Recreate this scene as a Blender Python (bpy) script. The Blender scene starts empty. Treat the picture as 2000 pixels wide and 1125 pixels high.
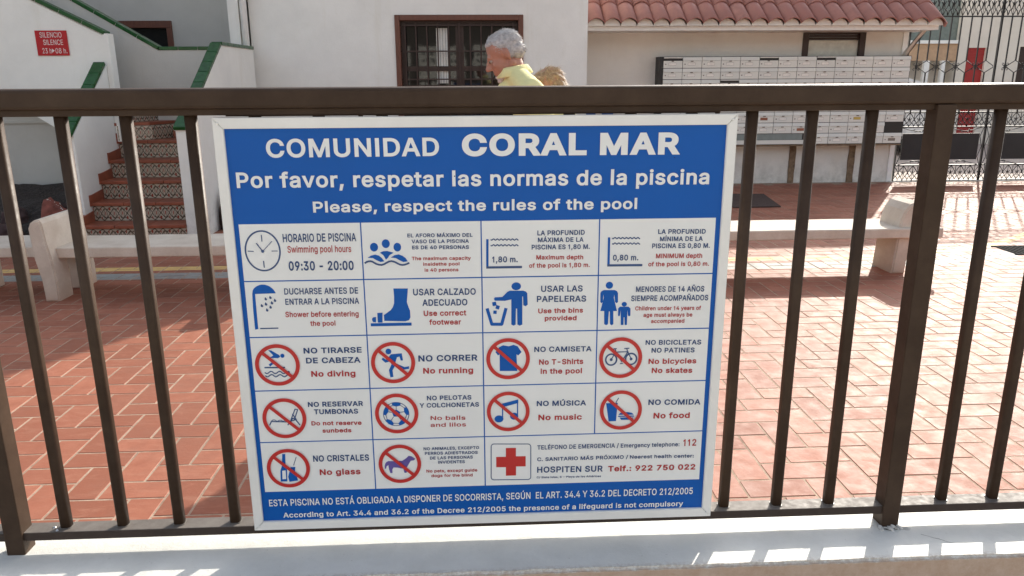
import bpy, bmesh, math, random
from mathutils import Vector, Matrix, noise
from math import sin, cos, pi, radians
random.seed(7)
SC = bpy.context.scene
# ---------------------------------------------------------------- camera
cam_d = bpy.data.cameras.new('camera'); cam = bpy.data.objects.new('camera', cam_d)
SC.collection.objects.link(cam); SC.camera = cam
YAW, PITCH, ROLL = 0.04705, 0.26477, -0.005748
fw = Vector((sin(YAW)*cos(PITCH), cos(YAW)*cos(PITCH), -sin(PITCH)))
rt = Vector((cos(YAW), -sin(YAW), 0)); up = rt.cross(fw)
r2 = rt*cos(ROLL) + up*sin(ROLL); u2 = -rt*sin(ROLL) + up*cos(ROLL)
m = Matrix((r2, u2, -fw)).transposed().to_4x4(); m.translation = Vector((0.4903, -1.49985, 1.5))
cam.matrix_world = m
cam_d.sensor_width = 36.0; cam_d.lens = 36.0*1506.3/2000.0
cam_d.clip_start = 0.05; cam_d.clip_end = 500
# ---------------------------------------------------------------- light
SUN_EL, SUN_AZ = radians(27.5), radians(32.5)
world = bpy.data.worlds.new('World'); SC.world = world; world.use_nodes = True
wn = world.node_tree; bg = wn.nodes['Background']
sky = wn.nodes.new('ShaderNodeTexSky'); sky.sky_type = 'NISHITA'; sky.sun_disc = False
sky.sun_elevation = SUN_EL; sky.sun_rotation = SUN_AZ; sky.air_density = 1.0; sky.dust_density = 2.5; sky.ozone_density = 1.0
hs = wn.nodes.new('ShaderNodeHueSaturation'); hs.inputs['Saturation'].default_value = .5
wn.links.new(sky.outputs[0], hs.inputs['Color']); wn.links.new(hs.outputs[0], bg.inputs[0]); bg.inputs[1].default_value = 0.15
sl = bpy.data.lights.new('sun', 'SUN'); sl.energy = 3.4; sl.angle = radians(0.55); sl.color = (1.0, 0.93, 0.82)
so = bpy.data.objects.new('sun', sl); SC.collection.objects.link(so)
sd = Vector((sin(SUN_AZ)*cos(SUN_EL), cos(SUN_AZ)*cos(SUN_EL), sin(SUN_EL)))
so.rotation_euler = sd.to_track_quat('Z', 'Y').to_euler(); so.location = sd*30
vs = SC.view_settings; SC.display_settings.display_device = 'sRGB'
vs.view_transform = 'Standard'; vs.look = 'None'; vs.gamma = 1; vs.use_curve_mapping = False; vs.exposure = 0.95
SC.cycles.max_bounces = 8; SC.cycles.diffuse_bounces = 5; SC.cycles.use_denoising = True
# ---------------------------------------------------------------- helpers
def link(o, parent=None):
    SC.collection.objects.link(o)
    if parent: o.parent = parent
    return o
def tag(o, label=None, cat=None, group=None, kind=None):
    if label: o['label'] = label
    if cat: o['category'] = cat
    if group: o['group'] = group
    if kind: o['kind'] = kind
    return o
def empty(name, loc=(0,0,0), label=None, cat=None, group=None, kind=None):
    o = bpy.data.objects.new(name, None); o.location = loc; o.empty_display_size = .1
    link(o); return tag(o, label, cat, group, kind)
def mobj(name, bm, mats, parent=None, smooth=False, rel=True):
    me = bpy.data.meshes.new(name); bm.to_mesh(me); bm.free()
    for mm in (mats if isinstance(mats, (list, tuple)) else [mats]): me.materials.append(mm)
    if smooth:
        for p in me.polygons: p.use_smooth = True
    o = bpy.data.objects.new(name, me); link(o, parent)
    if parent and rel: o.location = -Vector(parent.location) if parent.type == 'EMPTY' else (0,0,0)
    return o
def inst(o, parent=None, loc=None, rot=None):
    c = o.copy(); SC.collection.objects.link(c)
    if parent: c.parent = parent
    if loc is not None: c.location = loc
    if rot is not None: c.rotation_euler = rot
    return c
def nb(): return bmesh.new()
def box(bm, x0, x1, y0, y1, z0, z1, bev=0, seg=2, mi=0):
    vs_ = [bm.verts.new((x, y, z)) for x in (x0, x1) for y in (y0, y1) for z in (z0, z1)]
    fs = []
    for f in ((0,1,3,2),(4,6,7,5),(0,4,5,1),(2,3,7,6),(0,2,6,4),(1,5,7,3)):
        ff = bm.faces.new([vs_[i] for i in f]); ff.material_index = mi; fs.append(ff)
    if bev:
        es = list({e for f in fs for e in f.edges})
        r = bmesh.ops.bevel(bm, geom=es, offset=bev, segments=seg, affect='EDGES', profile=.5)
        for f in r['faces']: f.material_index = mi
    return vs_
def prism(bm, pts, axis, a0, a1, mi=0):
    """pts polygon in the plane perpendicular to axis, extruded a0..a1"""
    def P(p, a):
        if axis == 'x': return (a, p[0], p[1])
        if axis == 'y': return (p[0], a, p[1])
        return (p[0], p[1], a)
    A = [bm.verts.new(P(p, a0)) for p in pts]; B = [bm.verts.new(P(p, a1)) for p in pts]
    n = len(pts)
    fs = [bm.faces.new(A), bm.faces.new(B[::-1])]
    for i in range(n): fs.append(bm.faces.new((A[i], B[i], B[(i+1) % n], A[(i+1) % n])))
    for f in fs: f.material_index = mi
    bmesh.ops.recalc_face_normals(bm, faces=fs)
    return fs
def tube(bm, pts, r, n=6, mi=0, taper=None):
    pts = [Vector(p) for p in pts]; rings = []
    for i, p in enumerate(pts):
        d = (pts[min(i+1, len(pts)-1)] - pts[max(i-1, 0)]).normalized()
        a = d.cross(Vector((0,0,1)) if abs(d.z) < .9 else Vector((0,1,0))).normalized(); b = d.cross(a)
        rr = r*(taper[i] if taper else 1)
        rings.append([bm.verts.new(p + a*rr*cos(2*pi*k/n) + b*rr*sin(2*pi*k/n)) for k in range(n)])
    for i in range(len(rings)-1):
        for k in range(n):
            f = bm.faces.new((rings[i][k], rings[i][(k+1) % n], rings[i+1][(k+1) % n], rings[i+1][k])); f.material_index = mi; f.smooth = True
    for R in (rings[0][::-1], rings[-1]):
        f = bm.faces.new(R); f.material_index = mi
def boxo(name, x0, x1, y0, y1, z0, z1, mat, parent=None, bev=0, seg=2):
    bm = nb(); box(bm, x0, x1, y0, y1, z0, z1, bev, seg); return mobj(name, bm, mat, parent)
# ---------------------------------------------------------------- materials
class NT:
    def __init__(s, name, rough=.6, spec=.5):
        s.m = bpy.data.materials.new(name); s.m.use_nodes = True; s.t = s.m.node_tree; s.b = s.t.nodes['Principled BSDF']
        s.b.inputs['Roughness'].default_value = rough; s.b.inputs['Specular IOR Level'].default_value = spec
    def n(s, ty, **k):
        x = s.t.nodes.new(ty)
        for a, v in k.items(): setattr(x, a, v)
        return x
    def l(s, a, b): s.t.links.new(a, b)
    def set(s, inp, v):
        if isinstance(v, (int, float)): inp.default_value = v
        elif isinstance(v, tuple): inp.default_value = (*v, 1) if len(v) == 3 and len(inp.default_value) == 4 else v
        else: s.l(v, inp)
    def math(s, op, a, b=0.0, c=None, clamp=False):
        x = s.n('ShaderNodeMath', operation=op, use_clamp=clamp); s.set(x.inputs[0], a); s.set(x.inputs[1], b)
        if c is not None: s.set(x.inputs[2], c)
        return x.outputs[0]
    def mix(s, f, a, b, blend='MIX'):
        x = s.n('ShaderNodeMix', data_type='RGBA', blend_type=blend)
        s.set(x.inputs[0], f); s.set(x.inputs[6], a); s.set(x.inputs[7], b); return x.outputs[2]
    def noise(s, scale, detail=4, rough=.6, vec=None, dist=0):
        x = s.n('ShaderNodeTexNoise'); x.inputs['Scale'].default_value = scale; x.inputs['Detail'].default_value = detail
        x.inputs['Roughness'].default_value = rough; x.inputs['Distortion'].default_value = dist
        s.l(vec if vec is not None else s.pos(), x.inputs['Vector']); return x.outputs['Fac']
    def ramp(s, f, lo, hi, a=0.0, b=1.0):
        x = s.n('ShaderNodeMapRange'); s.set(x.inputs[0], f); x.inputs[1].default_value = lo; x.inputs[2].default_value = hi
        x.inputs[3].default_value = a; x.inputs[4].default_value = b; return x.outputs[0]
    def pos(s):
        if not hasattr(s, '_g'): s._g = s.n('ShaderNodeNewGeometry')
        return s._g.outputs['Position']
    def obj(s):
        if not hasattr(s, '_o'): s._o = s.n('ShaderNodeTexCoord')
        return s._o.outputs['Object']
    def island(s):
        s.pos(); return s._g.outputs['Random Per Island']
    def orand(s): return s.n('ShaderNodeObjectInfo').outputs['Random']
    def xyz(s, v=None):
        x = s.n('ShaderNodeSeparateXYZ'); s.l(v if v is not None else s.pos(), x.inputs[0]); return x.outputs
    def scl(s, v, sc):
        x = s.n('ShaderNodeMapping'); s.l(v, x.inputs[0]); x.inputs['Scale'].default_value = sc; return x.outputs[0]
    def bump(s, h, strength=.3, dist=.01):
        x = s.n('ShaderNodeBump'); x.inputs['Strength'].default_value = strength; x.inputs['Distance'].default_value = dist
        s.l(h, x.inputs['Height']); s.l(x.outputs[0], s.b.inputs['Normal'])
    def base(s, c): s.set(s.b.inputs['Base Color'], c)
    def rough(s, c): s.set(s.b.inputs['Roughness'], c)
def dk(c, f): return tuple(x*f for x in c)
def simple(name, col, rough=.6, spec=.5, var=.12, scale=12, bump=0, bscale=60, metal=0, isl=0):
    t = NT(name, rough, spec); t.b.inputs['Metallic'].default_value = metal
    f = t.ramp(t.noise(scale), .3, .7)
    c = t.mix(f, dk(col, 1-var), dk(col, 1+var))
    if isl: c = t.mix(t.ramp(t.orand(), 0, 1, 0, isl), c, dk(col, .55))
    t.base(c)
    if bump: t.bump(t.noise(bscale, 6), bump, .004)
    return t.m
def plaster(name, col, stain=.12, bs=.35):
    t = NT(name, .88, .25)
    f = t.ramp(t.noise(1.3, 6, .65), .35, .7); c = t.mix(f, col, dk(col, 1-stain))
    sm = t.math('MULTIPLY', t.ramp(t.noise(3.2, 7, .8, None, .8), .56, .74), .30); c = t.mix(sm, c, (col[0]*.80, col[1]*.79, col[2]*.74))
    st = t.noise(1.0, 5, .7, t.scl(t.pos(), (3.5, 3.5, .35)))
    c = t.mix(t.math('MULTIPLY', t.ramp(st, .55, .8), .5), c, (col[0]*.78, col[1]*.75, col[2]*.66))
    z = t.xyz()[2]
    low = t.math('MULTIPLY', t.ramp(z, .45, 0.0), t.ramp(t.noise(6, 6, .7), .42, .65))
    c = t.mix(t.math('MULTIPLY', low, .55), c, (.30, .28, .24))
    t.base(c)
    h = t.math('ADD', t.noise(55, 5, .65), t.math('MULTIPLY', t.noise(9, 3), .8)); t.bump(h, bs, .006)
    return t.m
M_WALL = plaster('white_plaster', (.84, .84, .79))
M_WALL2 = plaster('cream_plaster', (.78, .76, .70), .12)
M_GREYWALL = plaster('grey_shade_plaster', (.55, .54, .50), .14)
M_BROWN = simple('brown_powder_coat', (.060, .042, .031), .38, .5, .15, 30, .12, 260)
def m_rail():
    t = NT('brown_rail_coat', .36, .16)
    d = t.noise(9, 6, .7)
    c = t.mix(t.ramp(d, .4, .75), (.048, .030, .020), (.074, .048, .032)); t.base(c)
    t.rough(t.ramp(t.noise(40, 5), .3, .75, .42, .6)); t.bump(t.noise(300, 4), .08, .002); return t.m
M_RAIL = m_rail()
def m_lowrail():
    t = NT('dusty_brown_rail', .5, .28)
    n_ = t.n('ShaderNodeNewGeometry').outputs['Normal']; nz = t.xyz(n_)[2]
    dust = t.math('MULTIPLY', t.ramp(nz, .7, 1), t.ramp(t.noise(35, 6, .7), .25, .8, .35, .9))
    t.base(t.mix(dust, (.052, .037, .030), (.21, .19, .17))); t.rough(t.ramp(t.noise(60), .3, .7, .55, .75)); return t.m
M_LOWRAIL = m_lowrail()
def m_kerb():
    t = NT('white_kerb_paint', .6, .4)
    c = t.mix(t.ramp(t.noise(7, 6, .7), .35, .7), (.74, .74, .70), (.64, .64, .60))
    n2 = t.noise(90, 4, .7); c = t.mix(t.math('MULTIPLY', t.ramp(n2, .66, .74), .45), c, (.33, .31, .27))
    y = t.xyz()[1]; z = t.xyz()[2]
    edge = t.math('MULTIPLY', t.ramp(y, -.096, -.114), t.ramp(t.noise(130, 5, .7), .40, .58))
    c = t.mix(t.math('MULTIPLY', edge, .75), c, (.36, .29, .23))
    fr = t.math('ADD', z, t.math('MULTIPLY', t.noise(45, 5), .012))
    face = t.ramp(fr, .5175, .5125)
    c = t.mix(face, c, t.mix(t.ramp(t.noise(30, 8, .75), .35, .7), (.46, .33, .24), (.58, .46, .37)))
    t.base(c); t.bump(t.math('ADD', t.noise(60, 6), t.math('MULTIPLY', t.noise(300, 3), .4)), .35, .004); return t.m
M_KERB = m_kerb()
def m_tile():
    t = NT('terracotta_paving', .42, .37)
    p = t.xyz(); x, y = p[0], p[1]
    rnd = t.math('FRACT', t.math('ADD', t.island(), t.orand()))
    c = t.mix(rnd, (.24, .084, .048), (.38, .142, .085))
    c = t.mix(t.math('MULTIPLY', t.ramp(t.noise(14, 6, .65), .35, .72), .7), c, (.27, .085, .046))
    sm = t.noise(5, 6, .7, t.scl(t.pos(), (1, 3, 1)), 1.2)
    c = t.mix(t.math('MULTIPLY', t.ramp(sm, .52, .72), .35), c, (.46, .24, .16))
    k = t.math('POWER', t.math('MAXIMUM', t.math('SUBTRACT', x, 3.7), 0), 2)
    dy = t.math('ABSOLUTE', t.math('SUBTRACT', t.math('SUBTRACT', y, 4.835), t.math('MULTIPLY', k, .18)))
    yel = t.math('LESS_THAN', dy, .062)
    db = t.math('ABSOLUTE', t.math('SUBTRACT', t.math('SUBTRACT', y, 4.58), t.math('MULTIPLY', k, .145)))
    blu = t.math('LESS_THAN', db, .098)
    c = t.mix(yel, c, t.mix(t.ramp(t.noise(20), .3, .7), (.60, .38, .12), (.70, .50, .20)))
    c = t.mix(blu, c, t.mix(t.ramp(t.noise(20), .3, .7), (.24, .25, .24), (.32, .34, .33)))
    dirt = t.math('MULTIPLY', t.ramp(t.noise(1.6, 7, .75), .48, .72), .45); c = t.mix(dirt, c, (.20, .095, .065))
    spk = t.ramp(t.noise(160, 3, .7), .62, .72); c = t.mix(t.math('MULTIPLY', spk, .35), c, (.18, .08, .05))
    t.base(c); t.rough(t.ramp(t.noise(11, 6, .7), .3, .75, .58, .79))
    h = t.math('ADD', t.noise(70, 6, .6), t.math('MULTIPLY', t.noise(9, 3), .8)); t.bump(h, .22, .004); return t.m
M_TILE = m_tile()
def m_mortar():
    t = NT('sandy_mortar', .9, .2)
    c = t.mix(t.ramp(t.noise(18, 7, .75), .35, .7), (.47, .36, .27), (.32, .22, .16)); t.base(t.mix(t.math('MULTIPLY', t.ramp(t.noise(2.2, 7, .8), .46, .66), .7), c, (.16, .10, .07))); t.bump(t.noise(120, 5), .5, .004); return t.m
M_MORTAR = m_mortar()
def m_conc():
    t = NT('cast_bench_concrete', .82, .3)
    c = t.mix(t.ramp(t.noise(5, 7, .7), .35, .7), (.66, .59, .50), (.52, .44, .36))
    c = t.mix(t.math('MULTIPLY', t.ramp(t.noise(150, 3, .8), .60, .70), .5), c, (.28, .22, .17))
    z = t.xyz()[2]
    c = t.mix(t.math('MULTIPLY', t.ramp(z, .12, 0), .5), c, (.42, .27, .19))
    t.base(c); t.bump(t.noise(120, 6, .7), .4, .004); return t.m
M_CONC = m_conc()
M_GREEN = simple('green_glazed_tile', (.016, .085, .022), .22, .3, .3, 25, .1, 30, isl=.35)
M_GROUT = simple('pale_grout', (.55, .52, .46), .9)
M_TREAD = simple('red_clay_tread', (.28, .078, .040), .45, .4, .25, 9, .15, 40, isl=.3)
def m_riser():
    t = NT('painted_riser_tile', .22, .5)
    o = t.xyz(t.obj()); wv = t.math('MULTIPLY', t.math('SUBTRACT', t.noise(30, 2), .5), .5); u = t.math('ADD', t.math('MULTIPLY', o[0], 2*pi/.154), wv); v = t.math('ADD', t.math('MULTIPLY', o[2], 1/.075), t.math('MULTIPLY', wv, .3))
    su = t.math('MULTIPLY', t.math('SINE', u), .62); cu = t.math('COSINE', u)
    ln = lambda a, w: t.math('LESS_THAN', t.math('ABSOLUTE', a), w)
    a = ln(t.math('SUBTRACT', v, su), .10); b = ln(t.math('ADD', v, su), .10)
    c2 = ln(t.math('SUBTRACT', t.math('ADD', t.math('MULTIPLY', v, v), t.math('MULTIPLY', t.math('MULTIPLY', cu, cu), 1.1)), .38), .10)
    s2 = t.math('SINE', t.math('MULTIPLY', u, 2)); c3 = ln(t.math('SUBTRACT', t.math('ABSOLUTE', v), t.math('ADD', .72, t.math('MULTIPLY', s2, .18))), .07)
    dot = t.math('LESS_THAN', t.math('ADD', t.math('MULTIPLY', v, v), t.math('MULTIPLY', t.math('MULTIPLY', cu, cu), 2.0)), .07)
    red = t.math('LESS_THAN', t.math('ADD', t.math('POWER', t.math('SUBTRACT', t.math('ABSOLUTE', v), .58), 2), t.math('MULTIPLY', t.math('SUBTRACT', 1, t.math('MULTIPLY', cu, cu)), .9)), .045)
    dark = t.math('MAXIMUM', t.math('MAXIMUM', a, b), t.math('MAXIMUM', c2, c3))
    c = t.mix(dark, (.44, .38, .30), (.095, .07, .05)); c = t.mix(t.math('MAXIMUM', dot, red), c, (.28, .055, .035))
    edge = t.math('GREATER_THAN', t.math('ABSOLUTE', v), .95); c = t.mix(edge, c, (.10, .07, .04))
    t.base(c); return t.m
M_RISER = m_riser()
def m_wood(name, a, b):
    t = NT(name, .45, .4); t.base(t.mix(t.ramp(t.noise(8, 6, .7, t.scl(t.pos(), (12, 12, 1.2))), .3, .7), a, b)); t.bump(t.noise(30, 4), .2, .003); return t.m
M_WOOD = m_wood('reddish_brown_wood', (.17, .062, .036), (.095, .036, .023))
M_DARKWOOD = m_wood('dark_wood', (.05, .024, .018), (.028, .016, .013))
def m_glass():
    t = NT('dark_window_glass', .03, .35); t.base((.012, .013, .013)); t.bump(t.noise(2.5, 2), .04, .02); return t.m
M_GLASS = m_glass()
M_IRON = simple('black_wrought_iron', (.012, .011, .012), .45, .5, .2, 20)
M_PANEL = simple('dark_sheet_panel', (.022, .022, .024), .5, .4, .12, 5)
def m_roof():
    t = NT('clay_roof_tile', .6, .45)
    c = t.mix(t.orand(), (.36, .150, .120), (.44, .21, .170)); c = t.mix(t.ramp(t.noise(7, 7, .7), .35, .75), c, (.31, .145, .12))
    sp = t.ramp(t.noise(120, 3, .8), .66, .74); c = t.mix(t.math('MULTIPLY', sp, .6), c, (.62, .52, .42))
    t.base(c); t.bump(t.noise(80, 5), .3, .004); return t.m
M_ROOF = m_roof()
def m_mailbox():
    t = NT('mailbox_cream_enamel', .35, .5); t.base(t.mix(t.orand(), (.68, .69, .64), (.74, .74, .68))); return t.m
M_MAIL = m_mailbox()
M_BLACK = simple('plain_black', (.015, .015, .015), .5)
M_LABELP = simple('paper_label', (.80, .78, .72), .7)
M_RUST = simple('rusty_label', (.30, .11, .06), .7)
M_YLABEL = simple('yellowed_label', (.55, .40, .10), .7)
M_KEY = simple('dull_lock', (.20, .18, .16), .4, metal=.6)
M_SIGNW = simple('sign_white_enamel', (.80, .82, .81), .35, .5, .03, 4)
M_FRAME = simple('white_aluminium_frame', (.80, .80, .77), .38, .5, .05, 9, .08, 90)
P_BLUE = simple('print_blue', (.003, .100, .42), .32, .2, .05, 3)
P_DARK = simple('print_dark_blue', (.008, .050, .17), .35, .5, .05, 3)
P_RED = simple('print_red', (.52, .020, .018), .35, .5, .05, 3)
P_RED2 = simple('print_text_red', (.40, .014, .020), .35, .5, .05, 3)
P_SLATE = simple('print_slate', (.022, .070, .20), .35)
P_PURPLE = simple('print_purple', (.12, .085, .34), .35)
PRINT = [P_BLUE, P_DARK, P_RED, M_SIGNW, P_SLATE, P_PURPLE]

# sign print, in metres from the sign's top left corner
TXT=[('COMUNIDAD',.0947,-.075,.4225,-.075,.0351,3,1.5),
('CORAL',.4663,-.0761,.7077,-.0764,.0427,3,2.6),
('MAR',.7335,-.0764,.8911,-.0768,.0425,3,2.6),
('Por favor, respetar las normas de la piscina',.0333,-.1321,.9521,-.1357,.0298,3,1.5),
('Please, respect the rules of the pool',.1748,-.1816,.8103,-.1831,.0215,3,1.6),
('HORARIO DE PISCINA',.1118,-.2395,.2545,-.2396,.0165,1,1.2),
('Swimming pool hours',.119,-.2606,.2434,-.2613,.0135,2,.8),
('09:30 - 20:00',.1188,-.2971,.2462,-.298,.019,1,1.6),
('DUCHARSE ANTES DE',.1058,-.3462,.252,-.3467,.0131,1,1.2),
('ENTRAR A LA PISCINA',.1062,-.3675,.2529,-.3681,.0127,1,1.2),
('Shower before entering',.1041,-.3933,.2503,-.3947,.0114,2,1.2),
('the pool',.1524,-.4128,.2026,-.4132,.0106,2,1.2),
('EL AFORO MÁXIMO DEL',.3549,-.2335,.4834,-.2343,.0075,1,1.6),
('VASO DE LA PISCINA',.3626,-.2456,.476,-.2463,.0074,1,1.6),
('ES DE 40 PERSONAS',.3632,-.2578,.4758,-.2587,.0075,1,1.8),
('The maximum capacity',.3617,-.2799,.4792,-.281,.0071,2,1.5),
('insidethe pool',.3839,-.2917,.4562,-.292,.0067,2,1.5),
('is 40 persons',.3863,-.3038,.4539,-.3041,.0069,2,1.5),
('USAR CALZADO',.3616,-.3527,.4877,-.3535,.0137,1,1.4),
('ADECUADO',.3794,-.3752,.4703,-.3757,.0137,1,1.4),
('Use correct',.3813,-.3967,.4677,-.3969,.0115,2,1.6),
('footwear',.3919,-.4156,.4566,-.416,.0112,2,1.6),
('LA PROFUNDID',.6123,-.2335,.707,-.2336,.01,1,1.6),
('MÁXIMA DE LA',.6133,-.2473,.705,-.2478,.0093,1,1.6),
('PISCINA ES 1,80 M.',.6009,-.262,.7178,-.2626,.0097,1,1.6),
('Maximum depth',.6102,-.2827,.7048,-.2837,.0091,2,1.5),
('of the pool is 1,80 m.',.5959,-.2995,.7186,-.3,.0092,2,1.4),
('1,80 m.',.5219,-.2871,.5729,-.2876,.0121,1,1.5),
('LA PROFUNDID',.8549,-.2342,.9514,-.2351,.0097,1,1.6),
('MÍNIMA DE LA',.8591,-.2492,.9464,-.2496,.0094,1,1.6),
('PISCINA ES 0,80 M.',.8439,-.2634,.9616,-.2643,.0098,1,1.6),
('MINIMUM depth',.8526,-.2842,.9472,-.2848,.0096,2,1.5),
('of the pool is 0,80 m.',.8377,-.3007,.9623,-.3016,.0092,2,1.4),
('0,80 m.',.7651,-.2873,.8168,-.2878,.0118,1,1.5),
('USAR LAS',.6201,-.3502,.7049,-.3509,.0129,1,1.4),
('PAPELERAS',.6116,-.3715,.7125,-.3725,.0129,1,1.4),
('Use the bins',.6144,-.3957,.7066,-.3957,.0103,2,1.7),
('provided',.6279,-.4115,.6935,-.4119,.01,2,1.7),
('MENORES DE 14 AÑOS',.8144,-.3542,.9557,-.3556,.0117,1,1.4),
('SIEMPRE ACOMPAÑADOS',.8052,-.3734,.965,-.3747,.0117,1,1.4),
('Children under 14 years of',.8144,-.3935,.9514,-.395,.0087,2,1.4),
('age must always be',.8321,-.4079,.934,-.4091,.0087,2,1.4),
('accompanied',.8484,-.4215,.918,-.422,.0085,2,1.4),
('NO TIRARSE',.1344,-.4717,.2521,-.4723,.0122,1,1.7),
('DE CABEZA',.1378,-.4933,.2485,-.4941,.0123,1,1.7),
('No diving',.1462,-.5228,.2364,-.5235,.0127,2,1.8),
('NO CORRER',.3669,-.4947,.489,-.4953,.0134,1,1.8),
('No running',.3758,-.5215,.4792,-.5224,.0126,2,1.8),
('NO RESERVAR',.1344,-.5898,.2485,-.5903,.0111,1,1.7),
('TUMBONAS',.1458,-.6065,.237,-.6074,.0111,1,1.7),
('Do not reserve',.1386,-.6318,.2428,-.6331,.0096,2,1.8),
('sunbeds',.1603,-.649,.2206,-.6495,.0093,2,1.8),
('NO PELOTAS',.3815,-.5814,.4744,-.5819,.0101,1,1.6),
('Y COLCHONETAS',.3654,-.5978,.49,-.5985,.0102,1,1.6),
('No balls',.3876,-.6265,.461,-.6276,.0093,2,.9),
('and lilos',.3871,-.6422,.4619,-.643,.009,2,.9),
('NO CAMISETA',.6065,-.4792,.7262,-.4804,.0114,1,1.6),
('No T-Shirts',.6166,-.5077,.7091,-.508,.0119,2,1.7),
('in the pool',.6197,-.5281,.7067,-.5287,.0116,2,1.7),
('NO BICICLETAS',.8388,-.4689,.9562,-.4706,.0105,1,1.6),
('NO PATINES',.8521,-.4865,.9431,-.4877,.0106,1,1.6),
('No bicycles',.8467,-.5116,.9482,-.5124,.0117,2,1.7),
('No skates',.8543,-.532,.9407,-.5335,.0118,2,1.7),
('NO MÚSICA',.612,-.6008,.717,-.6017,.0119,1,1.7),
('No music',.6155,-.6333,.7086,-.6342,.0127,2,1.8),
('NO COMIDA',.8502,-.6046,.9627,-.6063,.0124,1,1.7),
('No food',.8625,-.6362,.9412,-.637,.0132,2,1.8),
('NO CRISTALES',.1362,-.7156,.254,-.7164,.0144,1,1.6),
('No glass',.1478,-.7475,.234,-.7481,.0136,2,1.7),
('NO ANIMALES, EXCEPTO',.3704,-.6961,.4885,-.6965,.0069,1,1.6),
('PERROS ADIESTRADOS',.3729,-.7069,.4855,-.7078,.0069,1,1.6),
('DE LAS PERSONAS',.3833,-.7182,.4749,-.7185,.0069,1,1.6),
('INVIDENTES',.4004,-.7286,.4575,-.7288,.007,1,1.6),
('No pets, except guide',.3746,-.7488,.4839,-.7497,.007,2,1.5),
('dogs for the blind',.3848,-.76,.4736,-.7609,.0067,2,1.5),
('TELÉFONO DE EMERGENCIA /',.6136,-.7019,.7899,-.7022,.0101,1,1.3),
('Emergency telephone:',.7942,-.7026,.9223,-.703,.0095,1,1.3),
('112',.9308,-.7029,.959,-.7028,.0159,2,1.3),
('C. SANITARIO MÁS PRÓXIMO /',.6134,-.7292,.8112,-.7293,.0086,1,1.6),
('Nearest health center:',.815,-.7294,.9553,-.7309,.0083,1,1.6),
('HOSPITEN SUR',.6132,-.7568,.7564,-.7584,.0142,1,1.6),
('Telf.: 922 750 022',.7681,-.7588,.9602,-.7601,.0132,2,1.9),
('C/ Siete Islas, 8 - Playa de las Américas',.6124,-.7703,.7529,-.7716,.0046,1,1.2),
('ESTA PISCINA NO ESTÁ OBLIGADA A DISPONER DE SOCORRISTA, SEGÚN  EL ART. 34.4 Y 36.2 DEL DECRETO 212/2005',.0352,-.8185,.958,-.8199,.016,3,1.),
('According to Art. 34.4 and 36.2 of the Decree 212/2005 the presence of a lifeguard is not compulsory',.0627,-.8471,.938,-.8488,.0122,3,1.4)]
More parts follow.
